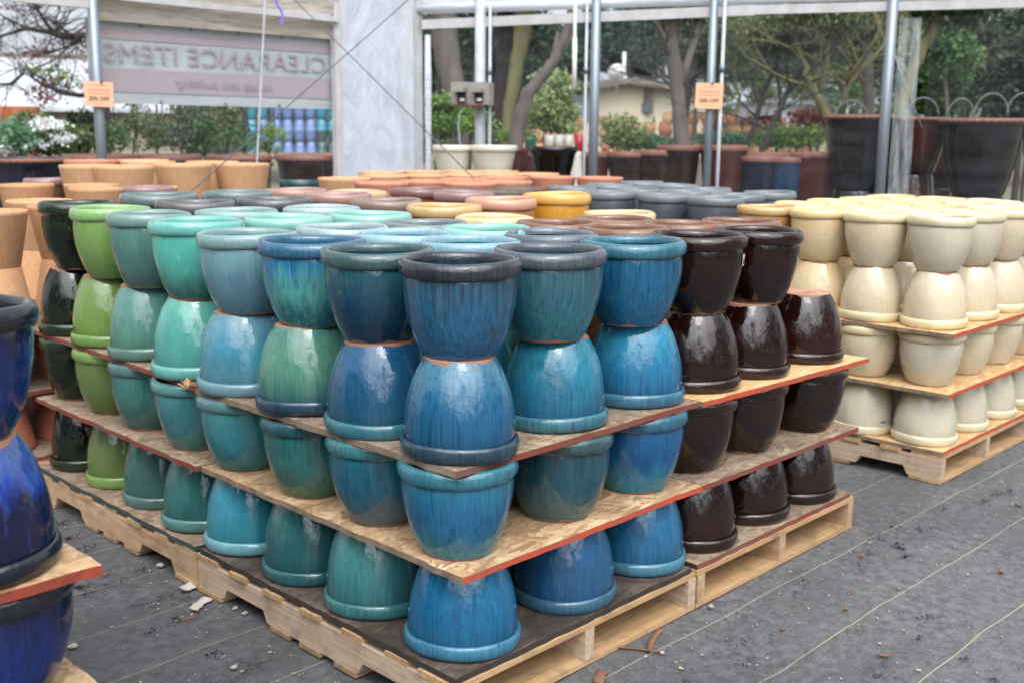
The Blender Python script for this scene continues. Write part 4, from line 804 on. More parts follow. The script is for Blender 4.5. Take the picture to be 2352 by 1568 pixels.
#PART3
# ------------------------------------------------------------------ vegetation and yard beyond the film
def leafmat(name, c, c2, tl=.25):
    n = NT(name); v = n.mapped(space='World', rnd=False); f = n.noise(v, 2.3, 3, .6); g = n.node('ShaderNodeNewGeometry')
    col = n.mix(n.rng(f, .35, .65), lin(c), lin(c2)); col = n.mix(n.math('MULTIPLY', g.outputs['Random Per Island'], .55), col, tuple(q*1.9 for q in lin(c)))
    t = n.node('ShaderNodeBsdfTranslucent'); mx = n.node('ShaderNodeMixShader'); mx.inputs[0].default_value = tl; n.l(col, t.inputs[0]); n.out(col, .6)
    n.l(n.b.outputs[0], mx.inputs[1]); n.l(t.outputs[0], mx.inputs[2]); n.l(mx.outputs[0], n.n['Material Output'].inputs['Surface']); return n.m
LM = {'dark': leafmat('dark_green_leaves', (50,70,50), (34,52,40)), 'pine': leafmat('pine_needles', (58,76,66), (44,60,54)), 'mid': leafmat('green_leaves', (70,98,54), (54,84,44)), 'olive': leafmat('olive_leaves', (98,108,72), (76,88,60)),
 'pale': leafmat('pale_green_leaves', (134,148,98), (112,128,80)), 'bright': leafmat('bright_green_leaves', (106,134,64), (84,114,50)), 'red': leafmat('red_brown_leaves', (110,56,50), (86,46,44)), 'bluegreen': leafmat('blue_green_leaves', (92,124,96), (70,104,78)),
 'white': leafmat('white_blossom', (214,214,214), (190,194,196)), 'wood': leafmat('far_leaves', (86,98,78), (66,78,64))}
BK = {'grey': matte('grey_bark', (112,104,98), (84,78,74), 9, .9, .7, .5, 40, (1,1,.2)), 'dark': matte('dark_bark', (66,58,54), (48,42,40), 9, .9, .7, .5, 40, (1,1,.2)), 'moss': matte('mossy_bark', (124,122,80), (88,84,64), 7, .95, .8, .5, 40, (1,1,.3))}
def leaves(mb, c, rad, ncl, per, size, rr, flat=1.0):
    for _ in range(ncl):
        while True:
            d = Vector((rr.uniform(-1,1), rr.uniform(-1,1), rr.uniform(-1,1)))
            if d.length <= 1: break
        d = d * (.55 + .45*rr.random()) if d.length < .5 else d
        p = Vector(c) + Vector((d.x*rad[0], d.y*rad[1], d.z*rad[2])); cs = size*rr.uniform(2.2, 4.5)
        for _ in range(per):
            q = p + Vector((rr.gauss(0,cs*.5), rr.gauss(0,cs*.5), rr.gauss(0,cs*.32*flat)))
            a = Vector((rr.uniform(-1,1), rr.uniform(-1,1), rr.uniform(-1,1))).normalized()*size*rr.uniform(.6,1.2); b = a.cross(Vector((rr.uniform(-1,1), rr.uniform(-1,1), rr.uniform(-1,1)))).normalized()*a.length*.5
            n = len(mb.v); mb.v += [tuple(q-a), tuple(q+b), tuple(q+a), tuple(q-b)]; mb.f.append((n, n+1, n+2, n+3))
def limb(mb, p, d, r, ln, lev, rr, spread=.6):
    pts = [p]; rd = [r]; q = p.copy(); dd = d.normalized()
    for i in range(5):
        dd = (dd + Vector((rr.gauss(0,.16), rr.gauss(0,.16), rr.gauss(.03,.13)))).normalized(); q = q + dd*ln/5; pts.append(q.copy()); rd.append(r*(1-.13*(i+1)))
        if lev > 0 and i >= 1:
            for _ in range(1 if i < 4 else 2):
                nd = (dd + Vector((rr.gauss(0,spread), rr.gauss(0,spread), rr.gauss(.05,spread)))).normalized(); limb(mb, q, nd, rd[-1]*.6, ln*rr.uniform(.5,.8), lev-1, rr, spread)
    mb.tube(pts, rd, 6 if r > .03 else 4, False)
def path(pts, dep):      # [(u, v, width px)] at a real depth
    P = [at(u, v, dep) for u, v, w in pts]; Rr = [w/2/2501*dep for u, v, w in pts]
    if P[0].z > .05: P = [Vector((P[0].x+(P[0].x-P[1].x)*.05, P[0].y, 0))] + P; Rr = [Rr[0]*1.25] + Rr
    out = [P[0]]; ro = [Rr[0]]
    for i in range(len(P)-1):
        for k in (1,2,3): out.append(P[i].lerp(P[i+1], k/3) + Vector((R.gauss(0,.01),R.gauss(0,.01),0))); ro.append(Rr[i]+(Rr[i+1]-Rr[i])*k/3*1)
    return out, ro
def tree(name, label, dep, trunks, crowns, lm, bk='grey', group='trees beyond the shelter', limbs=0, seed=0, cat='tree', size=.06, spread=.5):
    rr = random.Random(seed+11); P0, _ = path(trunks[0], dep); base = Vector((P0[0].x, P0[0].y, 0))
    o = empty(name, base, label, cat, group); mb = MB()
    for t in trunks:
        p, r = path(t, dep) if t is trunks[0] or len(t[0]) == 3 and t[0][1] > 330 else (lambda P: P)(([at(u,v,dep) for u,v,w in t], [w/2/2501*dep for u,v,w in t]))
        mb.tube([q-base for q in p], r, 10, True)
        for _ in range(limbs):
            k = rr.randrange(len(p)//3, len(p)); limb(mb, p[k]-base, Vector((rr.gauss(0,.6), rr.gauss(0,.6), rr.uniform(.1,1))), r[k]*.5, rr.uniform(.6,1.5), 2, rr, spread)
    mb.build('trunk', BK[bk], o, True)
    lb = MB()
    for (u, v, ru, rv, n_) in crowns:
        c = at(u, v, dep) - base; k = dep/2501; leaves(lb, c, (ru*k, max(ru*k*.7, .4), rv*k), n_, 26, size, rr)
    if lb.v: lb.build('crown', LM[lm], o)
    return o
# big trunks in the first bay
tree('tree','broad grey trunk widening upwards, nearest the plastic column',13,[[(1058,345,42),(1052,260,48),(1030,150,60),(1020,60,66),(1010,-60,60)]],[(1010,-60,130,50,90)],'dark',seed=1)
tree('tree','straight dark brown trunk behind the electrical boxes',14,[[(1145,345,36),(1150,230,36),(1160,100,40),(1166,-60,38)]],[(1170,-60,120,50,80)],'dark','dark',seed=2)
tree('tree','pale mossy trunk leaning slightly right of the brown trunk',13.4,[[(1158,345,26),(1170,240,30),(1190,140,34),(1206,60,38),(1218,-60,34)],[(1170,250,10),(1178,160,8),(1186,60,8)]],[(1230,-70,120,45,80)],'dark','moss',seed=3)
tree('tree','leaning grey trunk bending right with a broken stub',12.6,[[(1182,345,36),(1196,270,36),(1212,215,30),(1245,175,25),(1276,140,26),(1292,90,22),(1312,30,20),(1330,-50,18)],[(1276,140,16),(1274,110,10),(1282,75,8)],[(1290,130,10),(1310,90,6),(1325,50,4)]],[(1330,-70,90,40,50)],'dark','grey',seed=4)
tree('tree','forked trunk left of the card post',12.8,[[(1568,350,40),(1562,250,34),(1550,160,36),(1540,90,40),(1530,-40,36)],[(1562,200,26),(1580,140,20),(1596,90,16),(1612,20,14)]],[(1560,-10,110,50,110)],'olive','grey',seed=5,limbs=3)
tree('tree','dark thin trunk in front of the card post foliage',15,[[(1562,345,14),(1578,220,22),(1592,120,22),(1608,40,18),(1620,-30,16)]],[(1640,60,80,60,160)],'olive','dark',seed=6,limbs=3,size=.045)
tree('tree','slanting dark trunk left of the white shed',13,[[(1714,345,14),(1735,270,12),(1760,200,11),(1782,150,10),(1800,90,8)]],[(1790,70,90,60,150)],'olive','dark',seed=7,limbs=4,size=.045)
tree('tree','slanting dark trunk crossing before the white shed',12.6,[[(1752,345,14),(1778,280,13),(1806,220,12),(1834,173,12),(1850,130,8)]],[(1860,60,80,50,130)],'olive','dark',seed=8,limbs=4,size=.045)
tree('tree','mossy many branched tree left of the giant black pot',12.4,[[(1912,345,24),(1904,280,22),(1880,225,20),(1861,187,18),(1842,140,14),(1828,90,12),(1820,20,10)],[(1880,225,12),(1896,150,14),(1905,80,12),(1912,0,10)],[(1935,262,16),(1944,200,14),(1975,160,13),(2018,123,11),(2050,70,8)]],[(1900,30,110,50,150)],'olive','moss',seed=9,limbs=6,size=.04)
tree('tree','grey twin trunks behind the giant black pot',14,[[(1992,345,26),(1995,230,24),(1990,130,22),(1984,20,20),(1980,-40,18)],[(1984,120,12),(1965,60,10),(1950,0,8)]],[(1990,20,100,60,150)],'olive','grey',seed=10,limbs=5,size=.045)
tree('tree','mossy leaning trunk right of the dusty strip',13,[[(2060,345,30),(2075,230,28),(2100,150,26),(2130,90,26),(2156,40,22),(2170,-30,18)]],[(2200,0,120,40,120)],'dark','moss',seed=11,limbs=4)
for i, (u, v, ru, rv, n_, d, lm, g) in enumerate(((2150,185,70,80,260,17,'mid','behind the dusty strip'),(2260,150,80,95,330,18,'mid','filling the right edge'),(2340,210,60,70,220,16,'dark','low at right edge'),(2210,90,80,50,160,20,'dark','upper right, darker'))):
    tree('leafy_tree','dense green tree ' + g, d, [[(u,345,14),(u+4,200,10),(u,120,6)]], [(u,v,ru,rv,n_)], lm, 'dark', seed=20+i, size=.055)
# dark evergreens and pines
for i, (u, v, ru, rv, n_, d, lm, g) in enumerate(((1015,170,50,120,300,22,'dark','left of the electrical post'),(1100,150,45,110,300,23,'dark','between the big trunks'),(1225,160,40,110,240,24,'dark','right of the mossy trunk'),(1262,110,46,50,120,26,'pine','above the pale shrub'),(1330,150,36,40,60,34,'pine','with sky gaps before the middle post'),
        (1405,100,55,60,190,38,'pine','tallest pine over the house'),(1470,120,50,62,190,40,'pine','right pine over the house'),(1520,70,40,50,110,36,'pine','right of the house pines'),(1345,75,40,30,60,38,'pine','small, over the hanging pipe'))):
    tree('pine_tree' if lm == 'pine' else 'evergreen_tree', ('pine ' if lm == 'pine' else 'dark evergreen ') + g, d, [[(u,300,14),(u+2,120,12),(u,60,8)]], [(u,v,ru,rv,n_),(u,v+rv*.5,ru*1.1,rv*.3,int( n_*.3))], lm, 'dark', seed=40+i, size=.10 if d > 30 else .08)
tree('pale_shrub_tree','pale feathery tree in front of the house',17,[[(1268,345,8),(1266,280,6),(1266,200,4)]],[(1266,200,28,34,60),(1262,250,46,40,110),(1290,270,34,36,60)],'pale','grey',seed=60,size=.045,cat='small tree')
tree('pale_shrub_tree','pale grassy shrub below the house corner',15,[[(1418,345,5),(1418,300,4)]],[(1420,300,16,32,34),(1432,322,20,14,20)],'pale','grey',seed=61,size=.04,cat='shrub')
for i, (u, v, ru, rv, n_, d, lm, g) in enumerate(((1470,330,34,12,50,15,'bluegreen','below the house, left'),(1530,330,34,12,50,15,'bluegreen','below the house, right'),(1650,322,30,16,50,15,'bluegreen','right of the card post'),(1700,322,24,14,40,16,'bluegreen','left of the slanting trunks'),
        (1782,316,13,24,40,14,'bright','between the slanting trunks'),(1828,312,15,24,46,14,'bright','rightmost but one'),(1862,314,11,18,30,14,'bright','small cone beside the giant pot'),(1862,276,22,26,60,17,'red','dark red foliage'),(1745,285,22,22,40,17,'red','red foliage among the jars'),
        (1010,235,26,14,50,12.2,'bright','upper potted plant by the film roll'),(1018,285,28,24,70,12.2,'bright','lower potted plant by the film roll'),(1080,278,16,28,40,12.4,'bright','behind the electrical boxes'),(1170,312,12,10,20,13,'bright','tiny, between the trunks'))):
    tree('shrub','%s shrub, %s' % ({'bluegreen':'blue green','bright':'bright green','red':'red leaved'}[lm], g), d, [[(u,345,4),(u,v,3)]], [(u,v,ru,rv,n_)], lm, 'dark', seed=70+i, size=.03, cat='shrub', group='shrubs beyond the film')
for i in range(17):
    u = 1590 + i*48; d = (15.5,19,17,22)[i % 4]; v = (70,130,40,100)[(i*3) % 4]
    tree('broadleaf_tree', 'scraggy olive tree closing the view, %s from the card post' % ('first','second','third','fourth','fifth','sixth','seventh','eighth','ninth','tenth','eleventh','twelfth','thirteenth','fourteenth','fifteenth','sixteenth','seventeenth')[i], d, [[(u,345,8),(u+12,220,8),(u-6,130,6),(u+10,30,5)]], [(u,v,62,58,75),(u+20,v+60,50,50,45)], ('olive','dark','mid','olive','wood')[i % 5], ('grey','dark','moss')[i % 3], seed=200+i, size=.045, limbs=3, group='scraggy trees closing the view')
for i, (u, v, d) in enumerate(((1000,90,19),(1080,60,18),(1135,110,20),(1215,80,19),(1300,150,21),(1360,60,30),(1440,60,34),(1500,90,30))):
    tree('broadleaf_tree', 'dark leafy tree filling the gap, %s from the plastic column' % ('first','second','third','fourth','fifth','sixth','seventh','eighth')[i], d, [[(u,330,6),(u+6,200,6),(u,60,4)]], [(u,v,50,60,90)], 'dark' if i < 5 else 'pine', 'dark', seed=230+i, size=.07, group='leafy trees filling the gaps')
# far wood behind everything
fw_ = MB(); rr = random.Random(5)
for i in range(1300):
    u = rr.uniform(-300, 2700)
    if 1290 < u < 1560 : continue
    vv = rr.uniform(100, 330) if u > 1560 else rr.uniform(120,345) if 960 < u < 1290 else rr.uniform(215, 345); d = rr.uniform(30, 40); leaves(fw_, at(u, vv, d), (1.2,1.2,.5), 2, 22, .13, rr)
tag(fw_.build('far_wood', LM['wood']), kind='stuff'); bpy.data.objects['far_wood']['label'] = 'hazy green woodland closing the view behind the yard'; bpy.data.objects['far_wood']['category'] = 'woodland'
# house with low gable roof, dishes
M['stucco'] = matte('cream_stucco', (216,206,182), (202,190,164), 2, .9, .5, .1); M['roof'] = matte('grey_roof', (150,156,160), (126,132,136), 3, .7, .5, .1); M['fascia'] = matte('brown_fascia', (132,120,110), (108,98,90), 5, .8, .5, .1)
hd = 30; o0 = at(1420, 300, hd); o0.z = 0; hs_ = empty('house', o0, 'low cream house with grey roof beyond the yard', 'house'); hr = Vector((.72,-.69,0)); hb = Vector((.69,.72,0))
def hp(s, b, z): return hr*s + hb*b + Vector((0,0,z))
zt_ = lambda v: at(1420, v, hd).z
m = MB().add([hp(-1.5,0,0),hp(2.6,0,0),hp(2.6,0,zt_(214)),hp(.2,0,zt_(196)),hp(-1.5,0,zt_(212)),hp(-1.5,5,0),hp(2.6,5,0),hp(2.6,5,zt_(214)),hp(.2,5,zt_(196)),hp(-1.5,5,zt_(212))], [(0,1,2,3,4),(9,8,7,6,5),(0,5,6,1),(1,6,7,2),(0,4,9,5)]); m.build('wall', M['stucco'], hs_)
for a_, b_, c_ in ((-1.8,.2,(214,194)),(.2,2.8,(194,216))):
    z0, z1 = zt_(c_[0]-3), zt_(c_[1]-3); MB().add([hp(a_,-.4,z0),hp(b_,-.4,z1),hp(b_,5.4,z1+.25),hp(a_,5.4,z0+.25),hp(a_,-.4,z0+.1),hp(b_,-.4,z1+.1),hp(b_,5.4,z1+.35),hp(a_,5.4,z0+.35)], [(0,3,2,1),(4,5,6,7),(0,1,5,4),(1,2,6,5),(2,3,7,6),(3,0,4,7)]).build('roof', M['roof'], hs_)
    MB().obox(hp(a_,-.43,z0+.02), hp(b_,-.43,z1+.02), .05, .16).build('fascia', M['fascia'], hs_)
rf_ = MB().obox(hp(.5,2.5,zt_(188)), hp(3.0,2.5,zt_(190)), 3.6, .3).build('upper_roof', M['roof'], hs_)
MB().obox(hp(.75,-.04,zt_(262)), hp(.75,-.04,zt_(205)), .45, .06, (1,0,0)).build('brick_pier', M['fascia'], hs_)
wn_ = MB().obox(hp(.72,-.08,zt_(258)), hp(.72,-.08,zt_(236)), .24, .04, (1,0,0)).build('window', M['galv'], hs_); MB().obox(hp(-1.3,-.03,zt_(250)), hp(-.75,-.03,zt_(250)), .04, .7).build('window', M['galv'], hs_)
MB().obox(hp(.7,-.06,0), hp(2.6,-.06,0), .05, 1.6).build('dark_skirt', M['fascia'], hs_)
for u, v, s, g in ((1418,170,.24,'pale, above the cream house'),(1338,164,.2,'grey, left of the middle post')):
    p = at(u, v, 28.5); o = empty('satellite_dish', p, 'round satellite dish, ' + g, 'dish', 'satellite dishes'); dm = MB().lathe([(.02,0),(s*.5,.02),(s*.85,.07),(s,.1)], 28).build('dish', M['pvc'] if u > 1400 else M['galv'], o, True)
    dm.rotation_euler = (math.radians(75), 0, math.radians(-40+180)); MB().tube([(0,0,-.05),(0,0,-.45)], .02, 8).build('mast', M['galv'], o)
MB0 = MB().tube([at(1435,172,33)-Vector((0,0,3)), at(1434,120,33)], .06, 8).build('utility_pole', M['pvc'], None, True); tag(MB0, 'thin pale pole rising behind the satellite dish', 'pole')
# white shed glimpsed between the slanting trunks
sp_ = at(1790, 300, 24); sp_.z = 0; sh = empty('white_shed', sp_, 'white shed glimpsed between the slanting trunks', 'shed'); MB().add([hr*s+hb*b+Vector((0,0,z)) for z in (0,2.1) for s, b in ((-.55,0),(.65,0),(.65,2),(-.55,2))], [(0,3,2,1),(0,1,5,4),(1,2,6,5),(2,3,7,6),(3,0,4,7),(4,5,6,7)]).build('wall', M['whitecurtain'], sh)
MB().obox(hr*-.65+Vector((0,0,2.16))+hb, hr*.75+Vector((0,0,2.16))+hb, 2.3, .08).build('roof', M['roof'], sh)
# clay jars in the yard
JAR = MB().lathe([(.02,0),(.6,0),(.85,.3),(.95,.6),(.8,.85),(.75,.9),(.9,1.0),(.75,1.0),(.6,.8),(.02,.75)], 18); JM = [JAR.mesh('clay_jar', M[k], True) for k in ('orange','tan','tan2','orange')]
k_ = 0
for row, (d, u0, u1, v0, nlev) in enumerate(((21, 1335, 1475, 270, 3), (19, 1205, 1345, 300, 2), (20, 1535, 1720, 262, 3), (19, 1735, 1900, 275, 3), (17, 1690, 1760, 290, 2), (17.5, 1425, 1560, 284, 2))):
    st = .235/d*2501; nn_ = int((u1-u0)/st)
    for i in range(nn_):
        for l in range(nlev):
            if R.random() < .1: continue
            p = at(u0+i*st, v0, d); zz = p.z - .2 - l*.23; o = link(bpy.data.objects.new('clay_jar', R.choice(JM)), None, (p.x+R.uniform(-.03,.03), p.y+R.uniform(-.03,.03), zz)); o.scale = (.115,.115,.22)
            tag(o, 'small orange clay jar in the distant stacks, %s' % ('left of the house','before the middle bay','right of the card post','behind the slanting trunks','low by the slanting trunks','in front of the house')[row], 'jar', 'distant clay jars: stack group %d' % (row+1)); k_ += 1
    a = at(u0, v0, d); b = at(u1, v0, d); zb_ = at(u0, v0, d).z - .2 - (nlev-1)*.23
    tb = empty('display_table', (a.x, a.y, 0), 'timber table under distant jars, ' + ('left of the house','before the middle bay','right of the card post','behind the slanting trunks','low by the slanting trunks','in front of the house')[row], 'table', 'timber tables under the jars')
    dd = b-a; dd.z = 0; MB().obox((0,0,zb_-.02), dd+Vector((0,0,zb_-.02)), .5, .035).build('top', M['pal_x'], tb)
    for s in (.05,.95): MB().obox(dd*s, dd*s+Vector((0,0,zb_-.04)), .06, .06, (1,0,0)).build('leg', M['pal_y'], tb)
# red and white dipped pots, green barrel
M['redpaint'] = matte('red_glaze', (206,44,48), (180,34,40), 6, .3, .4, .05)
for i, u in enumerate((1262, 1284, 1306, 1330)):
    p = at(u, 310, 15.5); o = empty('dipped_pot', (p.x, p.y, p.z-.3), 'white pot dipped in red glaze, %s' % ('leftmost','second','third','rightmost, nearly all red')[i], 'pot', 'red and white dipped pots')
    MB().lathe([(.02,0),(.05,0),(.075,.3),(.065,.3),(.02,.05)], 20).build('body', M['bigwhite'] if i < 3 else M['redpaint'], o, True); MB().lathe([(.0525,.02),(.063,.12)], 20, lambda x, y, z, t: (x*1.03, y*1.03, z+(.03*math.sin(5*t) if z > .1 else 0))).build('glaze_dip', M['redpaint'], o, True)
p = at(1219, 300, 14.5); o = empty('green_barrel_pot', (p.x, p.y, p.z-.42), 'tall green pot with orange rim beside the trunks', 'pot'); MB().lathe([(.02,0),(.055,0),(.075,.12),(.078,.3),(.07,.42),(.06,.42),(.02,.1)], 24).build('body', G((40,130,100),streak=.1,raw=False), o, True); MB().lathe([(.07,.39),(.08,.4),(.08,.43),(.065,.43)], 24).build('rim', M['orange'], o, True)
# distant stacks of blue pots on the left
SM = MB().lathe([(.02,0),(.6,0),(.8,.25),(.92,.6),(.93,.85),(1.0,.9),(1.0,1.0),(.85,1.0),(.8,.6),(.02,.1)], 20)
cb = {'v': G((104,140,215),(90,126,205),streak=.2,dark=(40,60,130),raw=False,rough=.15), 't': G((50,150,190),(44,140,180),streak=.2,dark=(20,90,120),raw=False), 'g': G((70,110,110),streak=.2,raw=False)}
SMM = {k: SM.mesh('stacked_pot', m_, True) for k, m_ in cb.items()}
for ci, (u, ks) in enumerate(((577,'tttt'),(603,'tvvv'),(634,'vvvv'),(660,'vvvv'),(687,'vvvv'),(713,'vvvv'),(738,'ttgg'),(764,'ttgg'))):
    for l, k in enumerate(ks):
        if ci == 1 and l == 3: continue
        p = at(u, 249, 26); zz = p.z - .262*(l+1); o = link(bpy.data.objects.new('stacked_pot', SMM[k]), None, (p.x, p.y, zz + (.255 if l % 2 else 0))); o.scale = (.138,.138,.255); o.rotation_euler = (math.pi if l % 2 else 0, 0, 0)
        tag(o, '%s distant pot, %s column from left, %s row down' % ({'v':'violet blue','t':'turquoise','g':'grey green'}[k], ('first','second','third','fourth','fifth','sixth','seventh','eighth')[ci], ('top','second','third','fourth')[l]), 'pot', 'distant stacks of blue pots')
p = at(670, 249, 26); zz = p.z-.262*4; tb = empty('display_table', (p.x, p.y, 0), 'timber table carrying the distant blue pots', 'table', 'timber tables under the jars'); MB().obox(CR*-1.3+Vector((0,0,zz-.03)), CR*1.3+Vector((0,0,zz-.03)), .8, .04).build('top', M['pal_x'], tb)
for s in (-1.2, 1.2): MB().obox(CR*s, CR*s+Vector((0,0,zz-.05)), .08, .08, (1,0,0)).build('leg', M['pal_y'], tb)
# left: hedge vines, sheds, bare tree, blossom
for i, (u, v, ru, rv, n_, lm) in enumerate(((250,316,26,36,60,'mid'),(306,282,20,64,90,'olive'),(362,312,34,40,90,'mid'),(416,276,18,66,90,'wood'),(470,308,30,46,100,'mid'),(522,290,22,58,90,'olive'),(556,325,16,26,40,'mid'),(618,318,14,30,34,'bright'))):
    tree('climbing_shrub','loose climbing shrub under the banner, ' + ('leftmost','second from left','third from left','fourth','fifth','sixth','seventh, before blue pots','rightmost, light green')[i], 12.4+.2*(i%3), [[(u,380,5),(u+6,300,5),(u-4,240,4),(u+3,190,3)],[(u+14,300,3),(u+10,250,3),(u+16,200,2)]], [(u,v,ru*.8,rv,int(n_*.34))], lm, 'dark', seed=100+i, size=.03, cat='shrub', group='climbing shrubs under the banner', limbs=2)
for i, (u, v, ru, rv, n_, lm, g) in enumerate(((30,320,40,34,110,'bluegreen','at left edge'),(110,315,34,36,120,'mid','under the white blossom'),(165,325,34,30,90,'olive','left of the post'),(60,290,30,26,50,'olive','behind the left edge bush'),(190,300,24,40,60,'dark','dark, just left of the post'))):
    tree('bush','leafy bush %s' % g, 12+.3*i, [[(u,380,5),(u,v,3)]], [(u,v,ru,rv,n_)], lm, 'dark', seed=120+i, size=.035, cat='bush', group='bushes at far left')
for i, (u, v, ru, rv, n_, g) in enumerate(((112,286,16,8,8,'largest, over the bush'),(84,325,6,9,4,'below it on the left'),(140,325,6,9,4,'small, right'),(12,344,8,5,4,'by the rope rimmed pot'))):
    tree('blossom','white blossom cluster, ' + g, 11.8, [[(u,380,3),(u,v,2)]], [(u,v,ru,rv,n_)], 'white', 'dark', seed=130+i, size=.03, cat='blossom', group='white blossom at far left')
M['concrete'] = matte('beige_wall', (172,160,142), (148,136,120), 3, .9, .6, .2); M['metalroof'] = matte('pale_metal_roof', (196,200,206), (174,178,186), 2, .5, .5, .1); M['rustsheet'] = matte('orange_tarp', (196,120,76), (170,96,60), 4, .8, .5, .1)
q0 = at(-150, 250, 20); q1 = at(420, 256, 21.5); bd = (q1-q0); bd.z = 0; z1_ = at(100, 254, 20.5).z; o = empty('long_shed', (q0.x, q0.y, 0), 'long low shed with pale metal roof and beige wall', 'shed'); nb = Vector((-bd.y, bd.x, 0)).normalized()
if nb.dot(CF) < 0: nb = -nb
MB().obox(Vector((0,0,z1_/2)), bd+Vector((0,0,z1_/2)), .2, z1_).build('wall', M['concrete'], o)
m = MB(); z2_ = at(100, 146, 24.5).z; m.add([Vector((0,0,z1_-.02))-nb*.4, bd+Vector((0,0,z1_-.02))-nb*.4, bd+nb*3.6+Vector((0,0,z2_)), nb*3.6+Vector((0,0,z2_)), Vector((0,0,z1_+.05))-nb*.4, bd+Vector((0,0,z1_+.05))-nb*.4, bd+nb*3.6+Vector((0,0,z2_+.07)), nb*3.6+Vector((0,0,z2_+.07))], [(0,3,2,1),(4,5,6,7),(0,1,5,4),(1,2,6,5),(2,3,7,6),(3,0,4,7)]).build('roof', M['metalroof'], o)
MB().obox(nb*3.6+Vector((0,0,z2_+.1)), bd+nb*3.6+Vector((0,0,z2_+.1)), .12, .1).build('ridge_cap', M['fascia'], o)
for u, g in ((8, 'at left edge'), (60, 'behind the bushes')):
    p = at(u, 300, 15); o = empty('orange_planter', (p.x, p.y, 0), 'rust orange sheet metal planter ' + g, 'planter', 'orange planters at far left'); MB().lathe([(.12,0),(.16,.8),(.2,1.75),(.18,1.75),(.1,.1)], 14).build('body', M['rustsheet'], o); MB().tube([(0,0,1.7),(0,0,1.73)], .175, 14).build('soil', M['edge_dark'], o)
bt = [[(238,380,40),(236,250,34),(232,140,30),(226,84,26)],[(226,84,22),(190,82,16),(140,84,14),(116,76,11),(62,66,9),(0,84,6),(-40,96,4)],[(124,80,10),(100,45,8),(82,15,7),(70,-20,6)],[(64,68,6),(30,50,5),(0,34,4),(-30,20,3)],[(234,215,12),(200,222,9),(150,216,9),(110,200,8),(78,182,6),(60,150,4)],[(60,150,5),(52,170,6),(28,194,7),(0,194,6),(-30,190,5)],[(130,80,6),(128,50,4),(140,10,3)],[(130,95,4),(150,110,3),(200,96,2)]]
dd_ = 12.8; rr = random.Random(77); P0 = at(238,380,dd_); base = Vector((P0.x, P0.y, 0)); o = empty('bare_tree', base, 'bare crooked tree with a few red leaves at far left', 'tree'); mb = MB()
for ti, t in enumerate(bt):
    P = [at(u, v, dd_ + (.0 if ti == 0 else rr.uniform(-.3,.3))) - base for u, v, w in t]; r = [w/2/2501*dd_ for u, v, w in t]
    if ti == 0: P = [Vector((P[0].x, P[0].y, 0))] + P; r = [r[0]] + r
    mb.tube(P, r, 8)
    if ti:
        for _ in range(14):
            k = rr.randrange(0, len(P)-1); q = P[k].lerp(P[k+1], rr.random()); limb(mb, q, Vector((rr.gauss(0,.8), rr.gauss(0,.8), rr.gauss(0,.7))), max(.006, r[k]*.4), rr.uniform(.35,.9), 1, rr, .7)
mb.build('trunk', BK['dark'], o, True); lb = MB()
for u, v, ru, rv, n_ in ((90,120,40,20,26),(100,215,34,28,40),(175,115,8,26,10),(16,10,10,12,5),(78,14,8,8,5),(140,190,20,18,12)): leaves(lb, at(u,v,dd_)-base, (ru*dd_/2501,.3,rv*dd_/2501), n_, 5, .03, rr)
lb.build('leaves', LM['red'], o); lb = MB()
for u, v, ru, rv, n_ in ((112,160,20,16,14),(130,175,14,14,10),(170,195,14,14,8),(80,165,14,10,6)): leaves(lb, at(u,v,dd_)-base, (ru*dd_/2501,.3,rv*dd_/2501), n_, 6, .03, rr)
lb.build('leaves', LM['bright'], o)
# tree belt behind the viewer: seen only as the dark skyline mirrored in the glazes
tb_ = MB(); rr = random.Random(31)
for i in range(700):
    az = math.radians(rr.uniform(128, 338)); d = rr.uniform(13, 17); hh = 6.4 + 1.6*math.sin(az*5) + 1.2*math.sin(az*11+1) + .8*math.sin(az*23)
    if abs(math.degrees(az)-236) < 7: hh *= 1.35
    leaves(tb_, (CC.x+math.cos(az)*d, CC.y+math.sin(az)*d, rr.uniform(.3, hh)), (1.0,1.0,.8), 2, 16, .2, rr)
for i in range(12):
    az = math.radians(140+i*16+rr.uniform(-4,4)); d = 12.5; p = Vector((CC.x+math.cos(az)*d, CC.y+math.sin(az)*d, 0)); tb_.tube([p, p+Vector((.2,.1,3)), p+Vector((.1,.4,7)), p+Vector((-.3,.5,10))], [.2,.16,.1,.04], 7)
    for k in range(5): limb(tb_, p+Vector((0,0,4+k)), Vector((rr.gauss(0,1), rr.gauss(0,1), .6)), .08, 2.6, 1, rr)
tag(tb_.build('tree_belt', LM['dark']), 'dark belt of evergreen trees far behind the viewer', 'tree belt', None, 'stuff')
#PART4
# ------------------------------------------------------------------ litter on the floor
M['stone'] = matte('pale_stone', (176,170,158), (140,136,128), 14, .9, .6, .4); M['leafb'] = matte('dry_leaf', (150,104,72), (120,78,54), 10, .85, .6, .2); M['bark'] = matte('bark_strip', (142,102,80), (108,76,60), 12, .9, .7, .5, 50, (1,.15,1)); M['paper'] = matte('torn_paper', (206,198,186), (180,170,158), 10, .8, .4, .1)
def stone(u, v, s, label, mat='stone'):
    s *= .72; p = at_z(u, v, 0); rr = random.Random(int(u*7+v)); bm_ = MB(); n = 10; prof = [(max(.05, math.sin(math.pi*i/7)), -math.cos(math.pi*i/7)) for i in range(8)]
    bm_.lathe([(r*s, z*s*.6+s*.45) for r, z in prof], n, lambda x, y, z, t: (x*(1.2+.25*math.sin(t*2+u)), y*(1+.25*math.sin(3*t+v)), z*(1+.2*math.sin(t*2+1))))
    tag(bm_.build('pebble', M[mat], None, True, (p.x, p.y, .0)), label, 'pebble', 'pebbles on the weed barrier')
